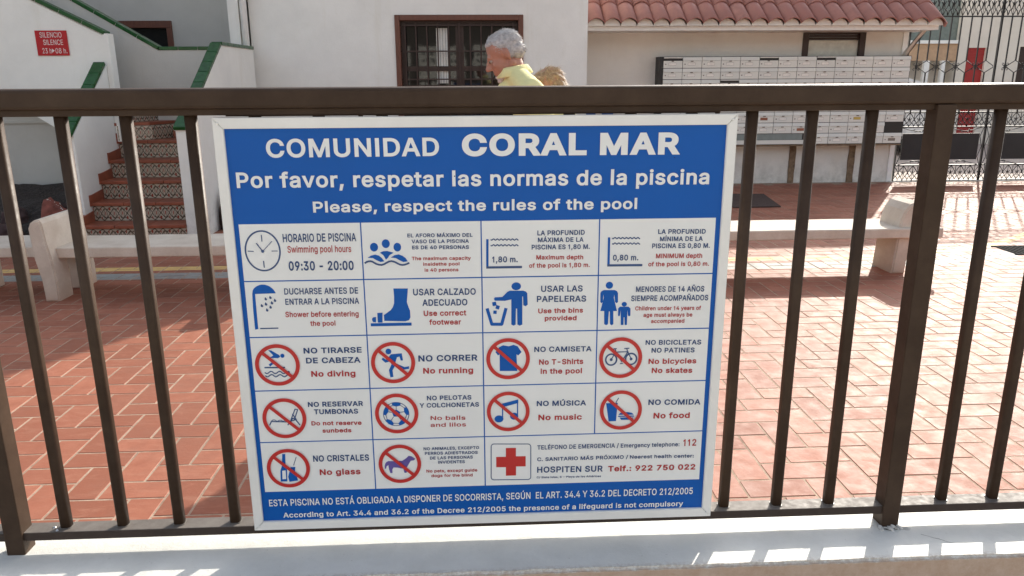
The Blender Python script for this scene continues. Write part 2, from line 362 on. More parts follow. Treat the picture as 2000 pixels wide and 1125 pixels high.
PICTO=[[('r',4,.0709,-.2563,.035,.0414,.0032),('s',4,.0019,[(.071,-.2243),(.0711,-.2374)]),('s',4,.0017,[(.0418,-.2563),(.0533,-.2569)]),('s',4,.0017,[(.0882,-.2568),(.0998,-.2568)]),('s',4,.0019,[(.0706,-.2763),(.0711,-.29)]),('s',4,.0021,[(.0708,-.257),(.0597,-.2404)]),('s',4,.0013,[(.0708,-.257),(.0905,-.237)]),('d',4,.0708,-.257,.003,.0031)],
[('d',0,.2884,-.2522,.0079,.0088),('d',0,.3118,-.2455,.0079,.0088),('d',0,.3342,-.2529,.0075,.0088),('p',0,[(.2996,-.2636),(.3055,-.2608),(.3141,-.2603),(.3264,-.264),(.3182,-.2688),(.3148,-.2742),(.3107,-.2779),(.3087,-.2741),(.3058,-.2686)]),('p',0,[(.2748,-.2736),(.2811,-.2693),(.2898,-.2672),(.2972,-.2695),(.3023,-.274),(.3073,-.2812),(.2997,-.2824),(.2913,-.2783),(.2851,-.2742)]),('p',0,[(.3202,-.2737),(.3283,-.2689),(.3359,-.2675),(.3433,-.2703),(.3496,-.2753),(.3536,-.282),(.3449,-.2832),(.3375,-.2795),(.3302,-.2749)]),('s',4,.0036,[(.2685,-.2846),(.2722,-.282),(.2762,-.2807),(.2805,-.2805),(.2837,-.2815),(.2872,-.2838),(.2909,-.2861),(.2962,-.2879),(.3016,-.2885),(.3066,-.287),(.3115,-.2842),(.3165,-.2818),(.3213,-.281),(.3256,-.282),(.3298,-.2838),(.334,-.2864),(.3382,-.2884),(.3425,-.2892),(.3469,-.2888),(.3517,-.2873),(.3567,-.285)])],
[('s',0,.0047,[(.5127,-.2396),(.5119,-.2974)]),('s',4,.0047,[(.5097,-.2974),(.5815,-.2976)]),('s',4,.0022,[(.5193,-.2404),(.5206,-.2415),(.5219,-.2415),(.5232,-.2404),(.5245,-.2393),(.5257,-.2394),(.527,-.2407),(.5283,-.2417),(.5296,-.2416),(.5309,-.2404),(.5322,-.2394),(.5334,-.2397),(.5347,-.2409),(.536,-.2419),(.5373,-.2416),(.5386,-.2403),(.5399,-.2395),(.5412,-.2399),(.5424,-.2412),(.5437,-.242),(.545,-.2416),(.5463,-.2403),(.5476,-.2396),(.5489,-.2401),(.5501,-.2414),(.5514,-.2422),(.5527,-.2416),(.554,-.2403),(.5553,-.2397),(.5566,-.2403),(.5579,-.2417),(.5592,-.2423),(.5604,-.2416),(.5617,-.2403),(.563,-.2398),(.5643,-.2406),(.5656,-.2419),(.5669,-.2424),(.5682,-.2416),(.5695,-.2403),(.5708,-.2399),(.572,-.2408),(.5733,-.2421),(.5746,-.2425)]),('s',4,.0022,[(.5192,-.252),(.5204,-.2531),(.5217,-.2531),(.523,-.252),(.5243,-.2509),(.5256,-.251),(.5269,-.2523),(.5282,-.2533),(.5294,-.2532),(.5307,-.252),(.532,-.251),(.5333,-.2512),(.5346,-.2525),(.5359,-.2535),(.5372,-.2532),(.5385,-.2519),(.5398,-.2511),(.5411,-.2515),(.5423,-.2528),(.5436,-.2537),(.5449,-.2532),(.5462,-.2519),(.5475,-.2512),(.5488,-.2517),(.5501,-.253),(.5513,-.2538),(.5526,-.2532),(.5539,-.2519),(.5552,-.2513),(.5565,-.2519),(.5578,-.2533),(.5591,-.2539),(.5604,-.2532),(.5617,-.2519),(.563,-.2514),(.5643,-.2522),(.5655,-.2535),(.5668,-.254),(.5681,-.2532),(.5694,-.2519),(.5707,-.2515),(.572,-.2524),(.5733,-.2537),(.5746,-.2541)])],
[('s',0,.0048,[(.7563,-.2395),(.7566,-.2974)]),('s',4,.0048,[(.7541,-.2973),(.8256,-.2979)]),('s',4,.0022,[(.7625,-.2413),(.7638,-.2424),(.765,-.2424),(.7663,-.2413),(.7675,-.2402),(.7688,-.2402),(.7701,-.2414),(.7715,-.2425),(.7727,-.2425),(.774,-.2414),(.7752,-.2403),(.7765,-.2403),(.7778,-.2415),(.7792,-.2426),(.7804,-.2427),(.7817,-.2415),(.7829,-.2404),(.7842,-.2405),(.7855,-.2416),(.7869,-.2428),(.7881,-.2428),(.7894,-.2417),(.7906,-.2406),(.7919,-.2406),(.7932,-.2417),(.7946,-.2429),(.7958,-.2429),(.7971,-.2418),(.7983,-.2407),(.7996,-.2407),(.8009,-.2418),(.8023,-.243),(.8035,-.243),(.8048,-.2419),(.806,-.2408),(.8073,-.2408),(.8086,-.242),(.81,-.2431),(.8113,-.2431),(.8125,-.242),(.8137,-.2409),(.815,-.2409),(.8164,-.2421),(.8177,-.2432),(.819,-.2432)]),('s',4,.0022,[(.7628,-.2523),(.7641,-.2534),(.7654,-.2535),(.7666,-.2523),(.7679,-.2512),(.7692,-.2513),(.7705,-.2524),(.7718,-.2536),(.7731,-.2536),(.7743,-.2525),(.7756,-.2514),(.7769,-.2514),(.7782,-.2525),(.7795,-.2537),(.7808,-.2537),(.782,-.2526),(.7833,-.2515),(.7846,-.2515),(.7859,-.2526),(.7872,-.2538),(.7885,-.2538),(.7897,-.2527),(.791,-.2516),(.7923,-.2516),(.7936,-.2528),(.7949,-.2539),(.7962,-.2539),(.7975,-.2528),(.7987,-.2517),(.8,-.2517),(.8013,-.2529),(.8027,-.254),(.8039,-.2541),(.8052,-.253),(.8064,-.2518),(.8077,-.2519),(.809,-.253),(.8104,-.2542),(.8117,-.2542),(.8129,-.2531),(.8142,-.252),(.8154,-.252),(.8168,-.2531),(.8181,-.2543),(.8194,-.2543)])],
[('p',0,[(.0424,-.3437),(.044,-.3362),(.0473,-.3315),(.0524,-.328),(.0575,-.3257),(.0627,-.3246),(.0689,-.325),(.0739,-.3266),(.0788,-.3294),(.0833,-.3334),(.0866,-.3379),(.0891,-.3431),(.0481,-.3438),(.0478,-.3786),(.0477,-.4175),(.0413,-.4183),(.0412,-.3784)]),('s',4,.0026,[(.0516,-.4163),(.0878,-.4162)]),('p',4,[(.0672,-.3505),(.0704,-.3542),(.0704,-.3566),(.0683,-.3578),(.0659,-.3565),(.0658,-.3541)]),('p',4,[(.0767,-.3477),(.0798,-.3513),(.0799,-.3538),(.0777,-.3549),(.0753,-.3537),(.0752,-.3512)]),('p',4,[(.0853,-.3539),(.0884,-.3575),(.0885,-.36),(.0864,-.3611),(.0839,-.3599),(.0838,-.3575)]),('p',4,[(.0669,-.3611),(.07,-.3647),(.0701,-.3672),(.068,-.3683),(.0655,-.3671),(.0654,-.3647)]),('p',4,[(.0788,-.3589),(.082,-.3626),(.082,-.365),(.0799,-.3662),(.0775,-.3649),(.0774,-.3625)]),('p',4,[(.0586,-.3642),(.0617,-.3679),(.0618,-.3703),(.0596,-.3715),(.0572,-.3703),(.0571,-.3678)]),('p',4,[(.0755,-.3676),(.0786,-.3713),(.0787,-.3737),(.0766,-.3749),(.0741,-.3736),(.074,-.3712)]),('p',4,[(.0681,-.3735),(.0712,-.3772),(.0713,-.3797),(.0692,-.3808),(.0667,-.3796),(.0666,-.3771)])],
[('p',0,[(.3225,-.3375),(.3515,-.3381),(.3483,-.3663),(.3513,-.3771),(.354,-.3848),(.3543,-.3987),(.3511,-.4048),(.3437,-.4071),(.3012,-.4053),(.3009,-.3929),(.3094,-.387),(.3155,-.3825),(.3198,-.3764),(.3225,-.3688),(.3232,-.3536)]),('p',0,[(.2877,-.3881),(.2986,-.3877),(.2975,-.4089),(.2879,-.4087)]),('p',0,[(.2765,-.4026),(.2772,-.3992),(.2797,-.3971),(.285,-.3966),(.2844,-.408),(.2786,-.4073)]),('s',0,.0064,[(.2736,-.413),(.356,-.4132)])],
[('d',0,.5697,-.3376,.0097,.0082),('p',0,[(.5567,-.3465),(.5841,-.347),(.5894,-.349),(.5921,-.3527),(.593,-.3767),(.5888,-.38),(.5841,-.3777),(.5835,-.3593),(.582,-.3592),(.5819,-.419),(.5765,-.4214),(.5718,-.4188),(.5713,-.3846),(.5689,-.3845),(.5682,-.4187),(.564,-.4211),(.5593,-.4185),(.5596,-.3649),(.5465,-.3677),(.5265,-.367),(.5239,-.3636),(.526,-.36),(.5413,-.3594),(.5517,-.3489)]),('s',0,.0065,[(.5101,-.383),(.5194,-.417),(.5396,-.4175),(.5488,-.3832)]),('p',0,[(.5295,-.3772),(.5217,-.3785),(.5204,-.3704),(.5282,-.369)]),('p',0,[(.534,-.386),(.5269,-.3834),(.5293,-.376),(.5364,-.3786)]),('p',0,[(.5293,-.3952),(.5226,-.3946),(.5231,-.3876),(.5298,-.3882)])],
[('d',0,.7596,-.339,.0075,.0074),('p',0,[(.7486,-.3489),(.771,-.3493),(.7755,-.3516),(.7777,-.3556),(.7783,-.3748),(.7754,-.3772),(.7723,-.3746),(.7703,-.3586),(.7693,-.3653),(.7768,-.394),(.7693,-.3938),(.7701,-.4223),(.7665,-.4245),(.7632,-.4222),(.7618,-.3946),(.76,-.3946),(.7589,-.4221),(.7551,-.4242),(.7511,-.4219),(.7504,-.3935),(.7423,-.3933),(.749,-.3649),(.7479,-.3581),(.7472,-.3742),(.7445,-.3766),(.7418,-.374),(.7416,-.3549),(.7439,-.351)]),('d',0,.7914,-.3797,.0054,.0049),('p',0,[(.7825,-.3848),(.8005,-.3851),(.8046,-.3893),(.8048,-.4043),(.8022,-.4058),(.8,-.4042),(.7984,-.3923),(.7983,-.4245),(.7937,-.4244),(.7926,-.4078),(.7911,-.4077),(.791,-.4244),(.7856,-.4243),(.7845,-.392),(.7831,-.4038),(.7811,-.4053),(.7792,-.4037),(.779,-.3887)])],
[('p',0,[(.0634,-.4629),(.0692,-.4636),(.0844,-.4737),(.0864,-.4779),(.0815,-.4806),(.0649,-.4796),(.0727,-.4744)]),('d',0,.091,-.4755,.0041,.0044),('p',0,[(.0616,-.4943),(.0685,-.4891),(.0717,-.4924),(.0648,-.4982)]),('s',4,.003,[(.0528,-.5004),(.0945,-.5011)]),('s',4,.0023,[(.0525,-.5109),(.0553,-.5133),(.0583,-.5131),(.0615,-.5107),(.0646,-.5088),(.0676,-.5095),(.0703,-.5122),(.0732,-.514),(.0763,-.513),(.0795,-.5104),(.0826,-.5091),(.0854,-.5106),(.0882,-.5134),(.0911,-.5144),(.0943,-.5126),(.0975,-.5102),(.1005,-.5097),(.1033,-.5119)]),('s',4,.0024,[(.053,-.5179),(.0559,-.5203),(.0589,-.5201),(.0621,-.5177),(.0653,-.5158),(.0682,-.5166),(.071,-.5193),(.0739,-.521),(.077,-.5199),(.0803,-.5172),(.0834,-.5162),(.0863,-.5179),(.0891,-.5206),(.092,-.5214),(.0952,-.5194),(.0984,-.517),(.1015,-.5169)])],
[('d',0,.3063,-.4713,.0059,.0063),('p',0,[(.311,-.4774),(.3334,-.4758),(.3354,-.4914),(.3306,-.4916),(.3286,-.4829),(.3232,-.4841),(.3191,-.4967),(.338,-.5061),(.3471,-.5044),(.3471,-.5102),(.3363,-.5115),(.3188,-.5024),(.313,-.5125),(.3141,-.5273),(.3078,-.5281),(.3056,-.5117),(.3115,-.4997),(.3079,-.4932),(.2989,-.4956),(.2918,-.4881),(.2944,-.4843),(.3004,-.4889),(.3063,-.4837)])],
[('p',0,[(.5419,-.4631),(.5539,-.4656),(.5638,-.4627),(.5719,-.466),(.5803,-.4789),(.5733,-.4861),(.5697,-.4835),(.5711,-.5205),(.5345,-.5196),(.5348,-.4827),(.5312,-.4851),(.5261,-.4777),(.5344,-.4668)])],
[('r',4,.7678,-.5,.0131,.0139,.0034),('r',4,.8097,-.4994,.0132,.0139,.0034),('d',4,.7678,-.5,.0031,.0033),('d',4,.8097,-.4994,.0031,.0032),('s',4,.0021,[(.7678,-.5),(.7765,-.4835),(.8024,-.4831),(.8097,-.4994)]),('s',4,.0021,[(.7771,-.4835),(.79,-.5047),(.8024,-.4831)]),('s',4,.0022,[(.7945,-.4759),(.8052,-.4755)]),('s',4,.0021,[(.7994,-.4754),(.8041,-.489)]),('s',4,.0021,[(.7717,-.4763),(.7787,-.4755)]),('s',4,.0022,[(.7753,-.4761),(.778,-.4851)]),('s',4,.0022,[(.7864,-.5089),(.7925,-.509)])],
[('s',4,.0024,[(.0519,-.6293),(.0563,-.6205),(.09,-.6225),(.1053,-.6183)]),('s',4,.0015,[(.0563,-.6195),(.0599,-.617),(.064,-.6174),(.0685,-.6209),(.0729,-.618),(.0768,-.6181),(.0805,-.6212),(.0849,-.6184),(.0894,-.6215)]),('s',4,.0021,[(.0969,-.618),(.1072,-.594),(.1125,-.5951),(.1042,-.6176)]),('s',4,.0024,[(.0894,-.6297),(.1011,-.6142),(.1055,-.616),(.1152,-.6305)]),('s',4,.0024,[(.101,-.6043),(.1083,-.6184)])],
[('r',4,.3161,-.6109,.0273,.0272,.0015),('p',0,[(.3165,-.6004),(.3249,-.6068),(.3212,-.6167),(.3105,-.6164),(.3076,-.6063)]),('s',4,.0012,[(.3165,-.6004),(.3168,-.5935)]),('p',0,[(.3168,-.5938),(.3258,-.5915),(.3261,-.586),(.3173,-.584),(.3082,-.5856),(.3081,-.591)]),('s',4,.0012,[(.3258,-.5913),(.3329,-.5967)]),('s',4,.0012,[(.3249,-.6068),(.333,-.6058)]),('p',0,[(.3327,-.6061),(.3377,-.6138),(.343,-.6124),(.3424,-.6033),(.3381,-.5953),(.3329,-.5969)]),('s',4,.0012,[(.3377,-.6134),(.3345,-.6219)]),('s',4,.0012,[(.3212,-.6167),(.3258,-.6248)]),('p',0,[(.3256,-.6251),(.3196,-.6323),(.3226,-.6369),(.3312,-.6334),(.3377,-.6268),(.3345,-.6223)]),('s',4,.0012,[(.3197,-.6318),(.3106,-.6315)]),('s',4,.0012,[(.3105,-.6164),(.3051,-.6242)]),('p',0,[(.3053,-.6245),(.2967,-.6212),(.2931,-.6255),(.299,-.6324),(.3072,-.6365),(.3106,-.6321)]),('s',4,.0012,[(.2967,-.6208),(.2943,-.6122)]),('s',4,.0012,[(.3076,-.6063),(.2996,-.6048)]),('p',0,[(.2999,-.6052),(.3006,-.596),(.2955,-.5941),(.2906,-.6019),(.2891,-.6109),(.2943,-.6126)]),('s',4,.0012,[(.3005,-.5958),(.3081,-.5908)])],
[('s',0,.0025,[(.5398,-.5949),(.5396,-.6281)]),('s',0,.0024,[(.5715,-.5868),(.5713,-.624)]),('p',0,[(.5386,-.5932),(.573,-.5842),(.573,-.5925),(.5386,-.6018)]),('d',0,.5319,-.6279,.0095,.0081),('d',0,.5642,-.6225,.0087,.008)],
[('p',0,[(.7597,-.5981),(.7846,-.5981),(.7821,-.64),(.7662,-.6402)]),('s',4,.0019,[(.7794,-.603),(.7817,-.5947),(.7864,-.5866)]),('p',0,[(.787,-.6257),(.79,-.6217),(.7968,-.6199),(.8071,-.6198),(.8156,-.6217),(.8201,-.6259)]),('s',0,.0025,[(.7864,-.629),(.8208,-.6293)]),('p',0,[(.7897,-.6318),(.8191,-.6323),(.8168,-.6376),(.793,-.6373)])],
[('p',0,[(.0724,-.6958),(.0788,-.6959),(.0773,-.7216),(.0796,-.7305),(.0778,-.7605),(.0642,-.76),(.0655,-.7347),(.0699,-.7223)]),('p',3,[(.0694,-.7349),(.0765,-.7341),(.076,-.7544),(.0683,-.7548)]),('p',0,[(.0875,-.7269),(.0977,-.7266),(.096,-.7341),(.1008,-.759),(.0825,-.7613),(.0806,-.7495)]),('s',4,.0014,[(.094,-.723),(.1011,-.7038)])],
[('p',5,[(.2862,-.7307),(.2879,-.7244),(.2909,-.7207),(.295,-.719),(.3058,-.7199),(.3243,-.7192),(.3331,-.7132),(.3381,-.708),(.3446,-.7095),(.3521,-.7154),(.3491,-.7191),(.3422,-.7198),(.3382,-.7266),(.3351,-.7322),(.3324,-.736),(.3331,-.7474),(.3279,-.7485),(.3255,-.7383),(.3136,-.7354),(.3051,-.7345),(.302,-.7391),(.3022,-.7477),(.2976,-.7476),(.2952,-.7389),(.294,-.7284),(.2904,-.7315),(.2887,-.7371),(.2864,-.737)])],
[('p',2,[(.546,-.6961),(.5676,-.6964),(.5675,-.7163),(.5885,-.7167),(.5885,-.7409),(.5677,-.7405),(.5676,-.762),(.5455,-.762),(.5457,-.7415),(.5249,-.7411),(.5251,-.7166),(.5458,-.7169)]),('s',4,.0018,[(.5937,-.6881),(.5959,-.6886),(.5978,-.69),(.599,-.6921),(.5995,-.6945),(.5995,-.7663),(.5991,-.7688),(.5978,-.7708),(.596,-.7721),(.5937,-.7726),(.5193,-.7711),(.5171,-.7705),(.5152,-.7691),(.514,-.7669),(.5136,-.7645),(.5145,-.692),(.515,-.6896),(.5162,-.6876),(.5181,-.6863),(.5203,-.6859),(.5937,-.6881),(.5959,-.6886)])]]
RINGS=[(.0797,-.4951,.0454,.0452),(.315,-.4956,.0446,.044),(.5522,-.4927,.0452,.0455),(.7875,-.496,.0456,.0452),(.0841,-.6137,.0454,.045),(.3173,-.6093,.0454,.0452),(.5517,-.6111,.0454,.0452),(.7916,-.6144,.0456,.0449),(.0831,-.729,.0455,.0452),(.3189,-.726,.0455,.0449)]
GLYPH={' ':(188,[]),
',':(188,[[(38,-119),(68,71),(137,71),(84,-119)]]),
'-':(453,[[(337,244),(337,188),(114,188),(114,244)]]),
'.':(188,[[(95,-4),(83,-3),(73,1),(63,9),(55,18),(51,29),(50,41),(51,53),(55,64),(63,73),(73,81),(83,85),(95,87),(107,85),(118,81),(128,73),(135,64),(140,53),(141,41),(140,29),(135,18),(128,9),(118,1),(107,-3)]]),
'/':(249,[[(235,533),(71,-76),(14,-76),(178,533)]]),
'0':(453,[[(227,-7),(191,-3),(158,7),(130,24),(105,48),(85,77),(69,113),(57,155),(50,202),(48,254),(50,306),(57,353),(69,395),(85,431),(106,461),(130,484),(159,502),(191,512),(227,516),(262,512),(295,502),(323,484),(348,461),(368,431),(384,395),(396,353),(403,306),(405,254),(403,202),(396,155),(384,113),(368,77),(348,48),(323,24),(295,7),(263,-3)],[(227,50),(250,52),(271,60),(290,74),(306,92),(320,116),(330,144),(338,176),(344,254),(338,332),(330,365),(320,393),(306,416),(290,435),(271,449),(250,457),(227,460),(203,457),(182,449),(163,435),(147,416),(134,393),(123,365),(115,332),(109,254),(115,176),(123,144),(134,116),(147,92),(163,74),(182,60),(203,52)]]),
'1':(370,[[(165,0),(165,415),(70,350),(70,415),(175,509),(228,509),(228,0)]]),
'2':(453,[[(64,0),(64,47),(282,282),(294,298),(303,312),(311,327),(316,341),(319,356),(320,371),(319,389),(315,405),(308,419),(298,431),(287,441),(273,449),(258,455),(224,460),(205,458),(188,454),(172,447),(159,438),(148,427),(139,413),(132,398),(128,381),(127,362),(66,362),(68,391),(75,418),(86,442),(102,464),(121,482),(143,496),(168,507),(196,513),(225,516),(254,513),(281,507),(306,497),(328,482),(346,465),(361,445),(372,423),(379,398),(381,372),(380,354),(377,336),(371,318),(363,299),(153,60),(153,57),(389,57),(389,0)]]),
'3':(453,[[(218,-7),(188,-5),(159,1),(133,10),(108,22),(88,38),(70,57),(57,79),(48,104),(44,132),(109,132),(112,115),(118,100),(126,87),(137,76),(150,66),(165,59),(182,54),(200,51),(219,50),(239,51),(258,55),(275,61),(291,69),(304,80),(315,93),(323,108),(328,125),(329,145),(328,163),(323,180),(316,196),(306,211),(292,223),(275,234),(254,241),(229,246),(201,248),(157,248),(157,299),(288,448),(288,452),(70,452),(70,509),(372,509),(372,461),(211,278),(211,289),(247,290),(279,286),(308,276),(333,262),(354,244),(371,222),(383,198),(391,173),(393,145),(390,116),(383,90),(370,66),(354,45),(333,27),(309,12),(281,2),(251,-5)]]),
'4':(453,[[(40,105),(40,158),(247,509),(311,509),(109,166),(109,163),(413,163),(413,105)],[(282,0),(282,318),(343,318),(343,0)]]),
'5':(453,[[(221,-7),(192,-5),(165,1),(140,11),(118,25),(99,41),(83,60),(71,82),(63,105),(60,130),(122,130),(125,115),(130,102),(138,89),(148,78),(160,68),(173,60),(188,54),(204,51),(221,50),(241,51),(259,56),(276,64),(291,75),(304,89),(314,104),(322,122),(326,141),(328,162),(326,183),(321,203),(314,221),(303,237),(290,251),(275,262),(257,270),(238,275),(218,277),(201,276),(184,273),(167,268),(152,262),(139,255),(128,246),(67,253),(96,509),(366,509),(366,452),(151,452),(134,301),(136,301),(148,311),(178,325),(194,330),(212,333),(229,334),(252,332),(274,328),(294,321),(313,311),(330,299),(345,285),(358,269),(370,251),(379,231),(386,210),(390,187),(391,163),(388,132),(381,102),(369,76),(352,52),(332,32),(309,15),(282,3),(253,-4)]]),
'6':(453,[[(226,-7),(196,-4),(168,3),(142,15),(119,31),(100,51),(84,74),(73,101),(66,130),(64,162),(65,187),(71,212),(80,239),(93,268),(112,302),(252,509),(322,509),(151,261),(145,261),(157,279),(165,288),(184,302),(196,307),(208,311),(221,313),(235,314),(265,312),(291,305),(316,295),(337,280),(355,262),(370,240),(380,215),(387,187),(389,157),(387,127),(379,98),(368,73),(352,50),(333,30),(310,14),(284,3),(257,-4)],[(226,48),(245,50),(263,55),(279,63),(293,73),(304,86),(314,101),(322,119),(326,137),(327,157),(326,178),(322,196),(314,213),(304,228),(293,241),(279,251),(263,259),(245,264),(226,265),(207,264),(190,259),(174,252),(160,241),(148,229),(138,214),(131,197),(126,179),(125,158),(126,138),(131,119),(138,102),(148,86),(160,73),(174,63),(190,55),(207,50)]]),
'7':(453,[[(97,0),(323,448),(323,452),(62,452),(62,509),(391,509),(391,449),(165,0)]]),
'8':(453,[[(226,-7),(193,-5),(163,1),(136,11),(111,25),(91,42),(74,62),(62,84),(54,109),(52,135),(53,156),(58,176),(65,195),(75,212),(87,228),(101,241),(117,252),(134,260),(153,265),(153,267),(129,276),(109,289),(93,308),(80,330),(73,354),(70,380),(73,405),(79,429),(90,450),(106,469),(124,485),(146,498),(170,508),(197,514),(226,516),(255,514),(282,508),(306,498),(328,485),(346,469),(361,450),(373,429),(379,405),(382,380),(379,354),(372,330),(359,308),(343,289),(323,276),(300,267),(300,265),(319,260),(335,252),(351,241),(365,228),(377,212),(387,195),(395,176),(399,156),(401,135),(398,109),(391,84),(378,62),(362,42),(341,25),(317,11),(289,1),(259,-5)],[(226,49),(248,50),(267,54),(285,60),(300,69),(313,79),(323,91),(331,106),(335,121),(337,139),(335,157),(330,173),(322,189),(312,202),(298,213),(283,223),(265,230),(247,234),(226,235),(206,234),(187,230),(169,223),(154,213),(140,202),(130,189),(122,173),(117,157),(115,139),(117,121),(121,106),(129,91),(139,79),(152,69),(167,60),(185,54),(205,50)],[(226,290),(244,291),(260,294),(274,300),(287,308),(298,318),(307,330),(314,344),(318,359),(319,376),(318,392),(314,407),(308,420),(299,432),(288,442),(275,449),(260,455),(244,459),(226,460),(208,459),(192,455),(177,449),(164,442),(153,432),(145,420),(138,407),(134,392),(133,376),(134,359),(138,344),(145,330),(154,318),(165,308),(178,300),(193,294),(209,291)]]),
'9':(453,[[(226,516),(256,513),(285,506),(310,494),(333,478),(352,458),(368,434),(380,408),(387,378),(389,347),(387,322),(382,296),(373,270),(359,240),(200,0),(130,0),(301,248),(307,248),(302,238),(295,229),(287,221),(268,207),(257,202),(245,198),(232,195),(218,195),(188,197),(161,203),(137,214),(116,229),(98,247),(83,269),(72,294),(66,321),(64,352),(66,382),(73,411),(85,436),(101,459),(120,479),(143,494),(168,506),(196,513)],[(226,460),(207,459),(190,454),(174,446),(160,435),(148,423),(138,407),(131,390),(127,372),(125,352),(127,331),(131,313),(138,295),(148,280),(160,268),(174,257),(190,250),(207,245),(226,243),(245,245),(263,249),(279,257),(293,267),(305,280),(314,295),(322,312),(326,330),(327,350),(326,371),(322,390),(314,407),(305,422),(293,435),(279,446),(263,454),(245,459)]]),
':':(188,[[(95,-4),(83,-3),(73,1),(63,9),(55,18),(51,29),(50,41),(51,53),(55,64),(63,73),(73,81),(83,85),(95,87),(107,85),(118,81),(128,73),(135,64),(140,53),(141,41),(140,29),(135,18),(128,9),(118,1),(107,-3)],[(95,271),(83,272),(73,277),(63,284),(55,294),(51,304),(50,316),(51,328),(55,339),(63,349),(73,356),(83,360),(95,362),(107,360),(118,356),(128,349),(135,339),(140,328),(141,316),(140,304),(135,294),(128,284),(118,277),(107,272)]]),
'A':(480,[[(16,0),(201,509),(276,509),(463,0),(395,0),(232,478),(245,478),(85,0)],[(110,142),(110,199),(370,199),(370,142)]]),
'B':(456,[[(60,0),(60,509),(241,509),(274,507),(304,501),(329,491),(350,477),(367,461),(381,442),(390,421),(396,398),(398,374),(397,353),(393,336),(387,320),(378,307),(368,295),(356,286),(343,278),(329,272),(315,267),(315,262),(331,260),(347,254),(363,245),(378,234),(391,220),(402,203),(411,184),(416,161),(418,136),(416,111),(410,88),(400,67),(386,48),(368,31),(344,18),(317,8),(284,2)],[(125,57),(245,57),(281,60),(309,67),(330,80),(344,96),(353,115),(355,137),(354,153),(350,169),(342,184),(333,197),(320,209),(306,218),(289,225),(269,229),(248,231),(125,231)],[(125,285),(238,285),(256,287),(273,290),(288,296),(302,304),(314,314),(323,326),(330,340),(335,355),(336,372),(333,393),(326,412),(313,429),(294,442),(270,449),(240,452),(125,452)]]),
'C':(510,[[(267,-7),(225,-3),(186,7),(150,25),(119,49),(92,79),(70,115),(53,157),(44,203),(40,254),(44,305),(53,352),(70,393),(92,429),(119,459),(150,484),(186,501),(225,512),(267,516),(317,511),(362,496),(383,485),(402,471),(419,456),(435,438),(448,418),(459,397),(467,373),(473,348),(408,348),(404,365),(389,395),(380,407),(369,418),(357,428),(344,437),(330,444),(315,449),(300,453),(284,455),(267,456),(237,453),(209,445),(184,432),(161,414),(141,391),(125,364),(113,332),(106,295),(103,254),(106,213),(113,177),(125,145),(141,117),(161,94),(184,76),(210,63),(237,56),(267,53),(284,54),(300,56),(315,60),(330,65),(344,72),(369,90),(380,102),(389,114),(397,128),(404,144),(408,160),(473,160),(467,135),(459,112),(448,91),(435,71),(420,53),(383,24),(363,13),(341,5),(317,-2),(293,-6)]]),
'D':(502,[[(219,0),(96,0),(96,57),(215,57),(254,60),(288,68),(318,81),(343,99),(363,122),(379,149),(390,181),(397,216),(399,255),(397,294),(390,329),(379,361),(364,388),(344,410),(320,428),(291,441),(258,449),(221,452),(93,452),(93,509),(225,509),(273,505),(315,495),(353,478),(385,455),(412,426),(433,391),(449,351),(458,306),(462,255),(458,205),(449,159),(433,119),(411,83),(384,54),(351,31),(312,14),(268,3)],[(125,509),(125,0),(60,0),(60,509)]]),
'E':(419,[[(60,0),(60,509),(372,509),(372,452),(125,452),(125,286),(355,286),(355,229),(125,229),(125,57),(375,57),(375,0)]]),
'F':(410,[[(60,0),(60,509),(369,509),(369,452),(125,452),(125,278),(346,278),(346,221),(125,221),(125,0)]]),
'G':(520,[[(269,-7),(225,-3),(185,7),(149,25),(118,49),(91,79),(69,116),(53,157),(43,203),(40,254),(43,305),(53,352),(69,393),(91,429),(117,459),(149,484),(184,501),(223,512),(265,516),(291,514),(316,510),(340,504),(363,494),(384,483),(403,469),(421,453),(436,436),(449,416),(460,395),(468,373),(474,349),(408,349),(402,365),(387,393),(378,406),(368,417),(344,436),(330,443),(300,453),(283,455),(265,456),(236,453),(209,445),(183,432),(160,414),(141,392),(125,364),(113,332),(106,295),(103,254),(106,213),(113,177),(125,145),(141,117),(161,95),(184,76),(210,63),(238,56),(269,53),(296,55),(322,61),(345,71),(365,85),(382,102),(396,123),(407,147),(413,173),(415,202),(434,199),(283,199),(283,256),(478,256),(478,200),(475,160),(466,124),(451,91),(431,62),(406,38),(377,19),(344,5),(308,-4)]]),
'H':(517,[[(60,0),(60,509),(125,509),(125,289),(392,289),(392,509),(457,509),(457,0),(392,0),(392,232),(125,232),(125,0)]]),
'I':(185,[[(60,0),(60,509),(125,509),(125,0)]]),
'L':(393,[[(60,0),(60,509),(125,509),(125,57),(361,57),(361,0)]]),
'M':(628,[[(60,0),(60,509),(152,509),(284,170),(319,60),(322,49),(307,49),(311,59),(314,71),(349,179),(476,509),(568,509),(568,0),(504,0),(504,327),(505,340),(505,383),(506,398),(506,428),(507,443),(507,457),(513,457),(342,0),(286,0),(112,457),(119,457),(119,444),(120,430),(120,401),(121,386),(121,342),(122,328),(122,0)]]),
'N':(523,[[(60,0),(60,509),(136,509),(349,174),(355,163),(363,151),(388,107),(414,55),(405,54),(399,142),(399,509),(463,509),(463,0),(387,0),(159,363),(108,452),(119,454),(124,328),(125,313),(125,0)]]),
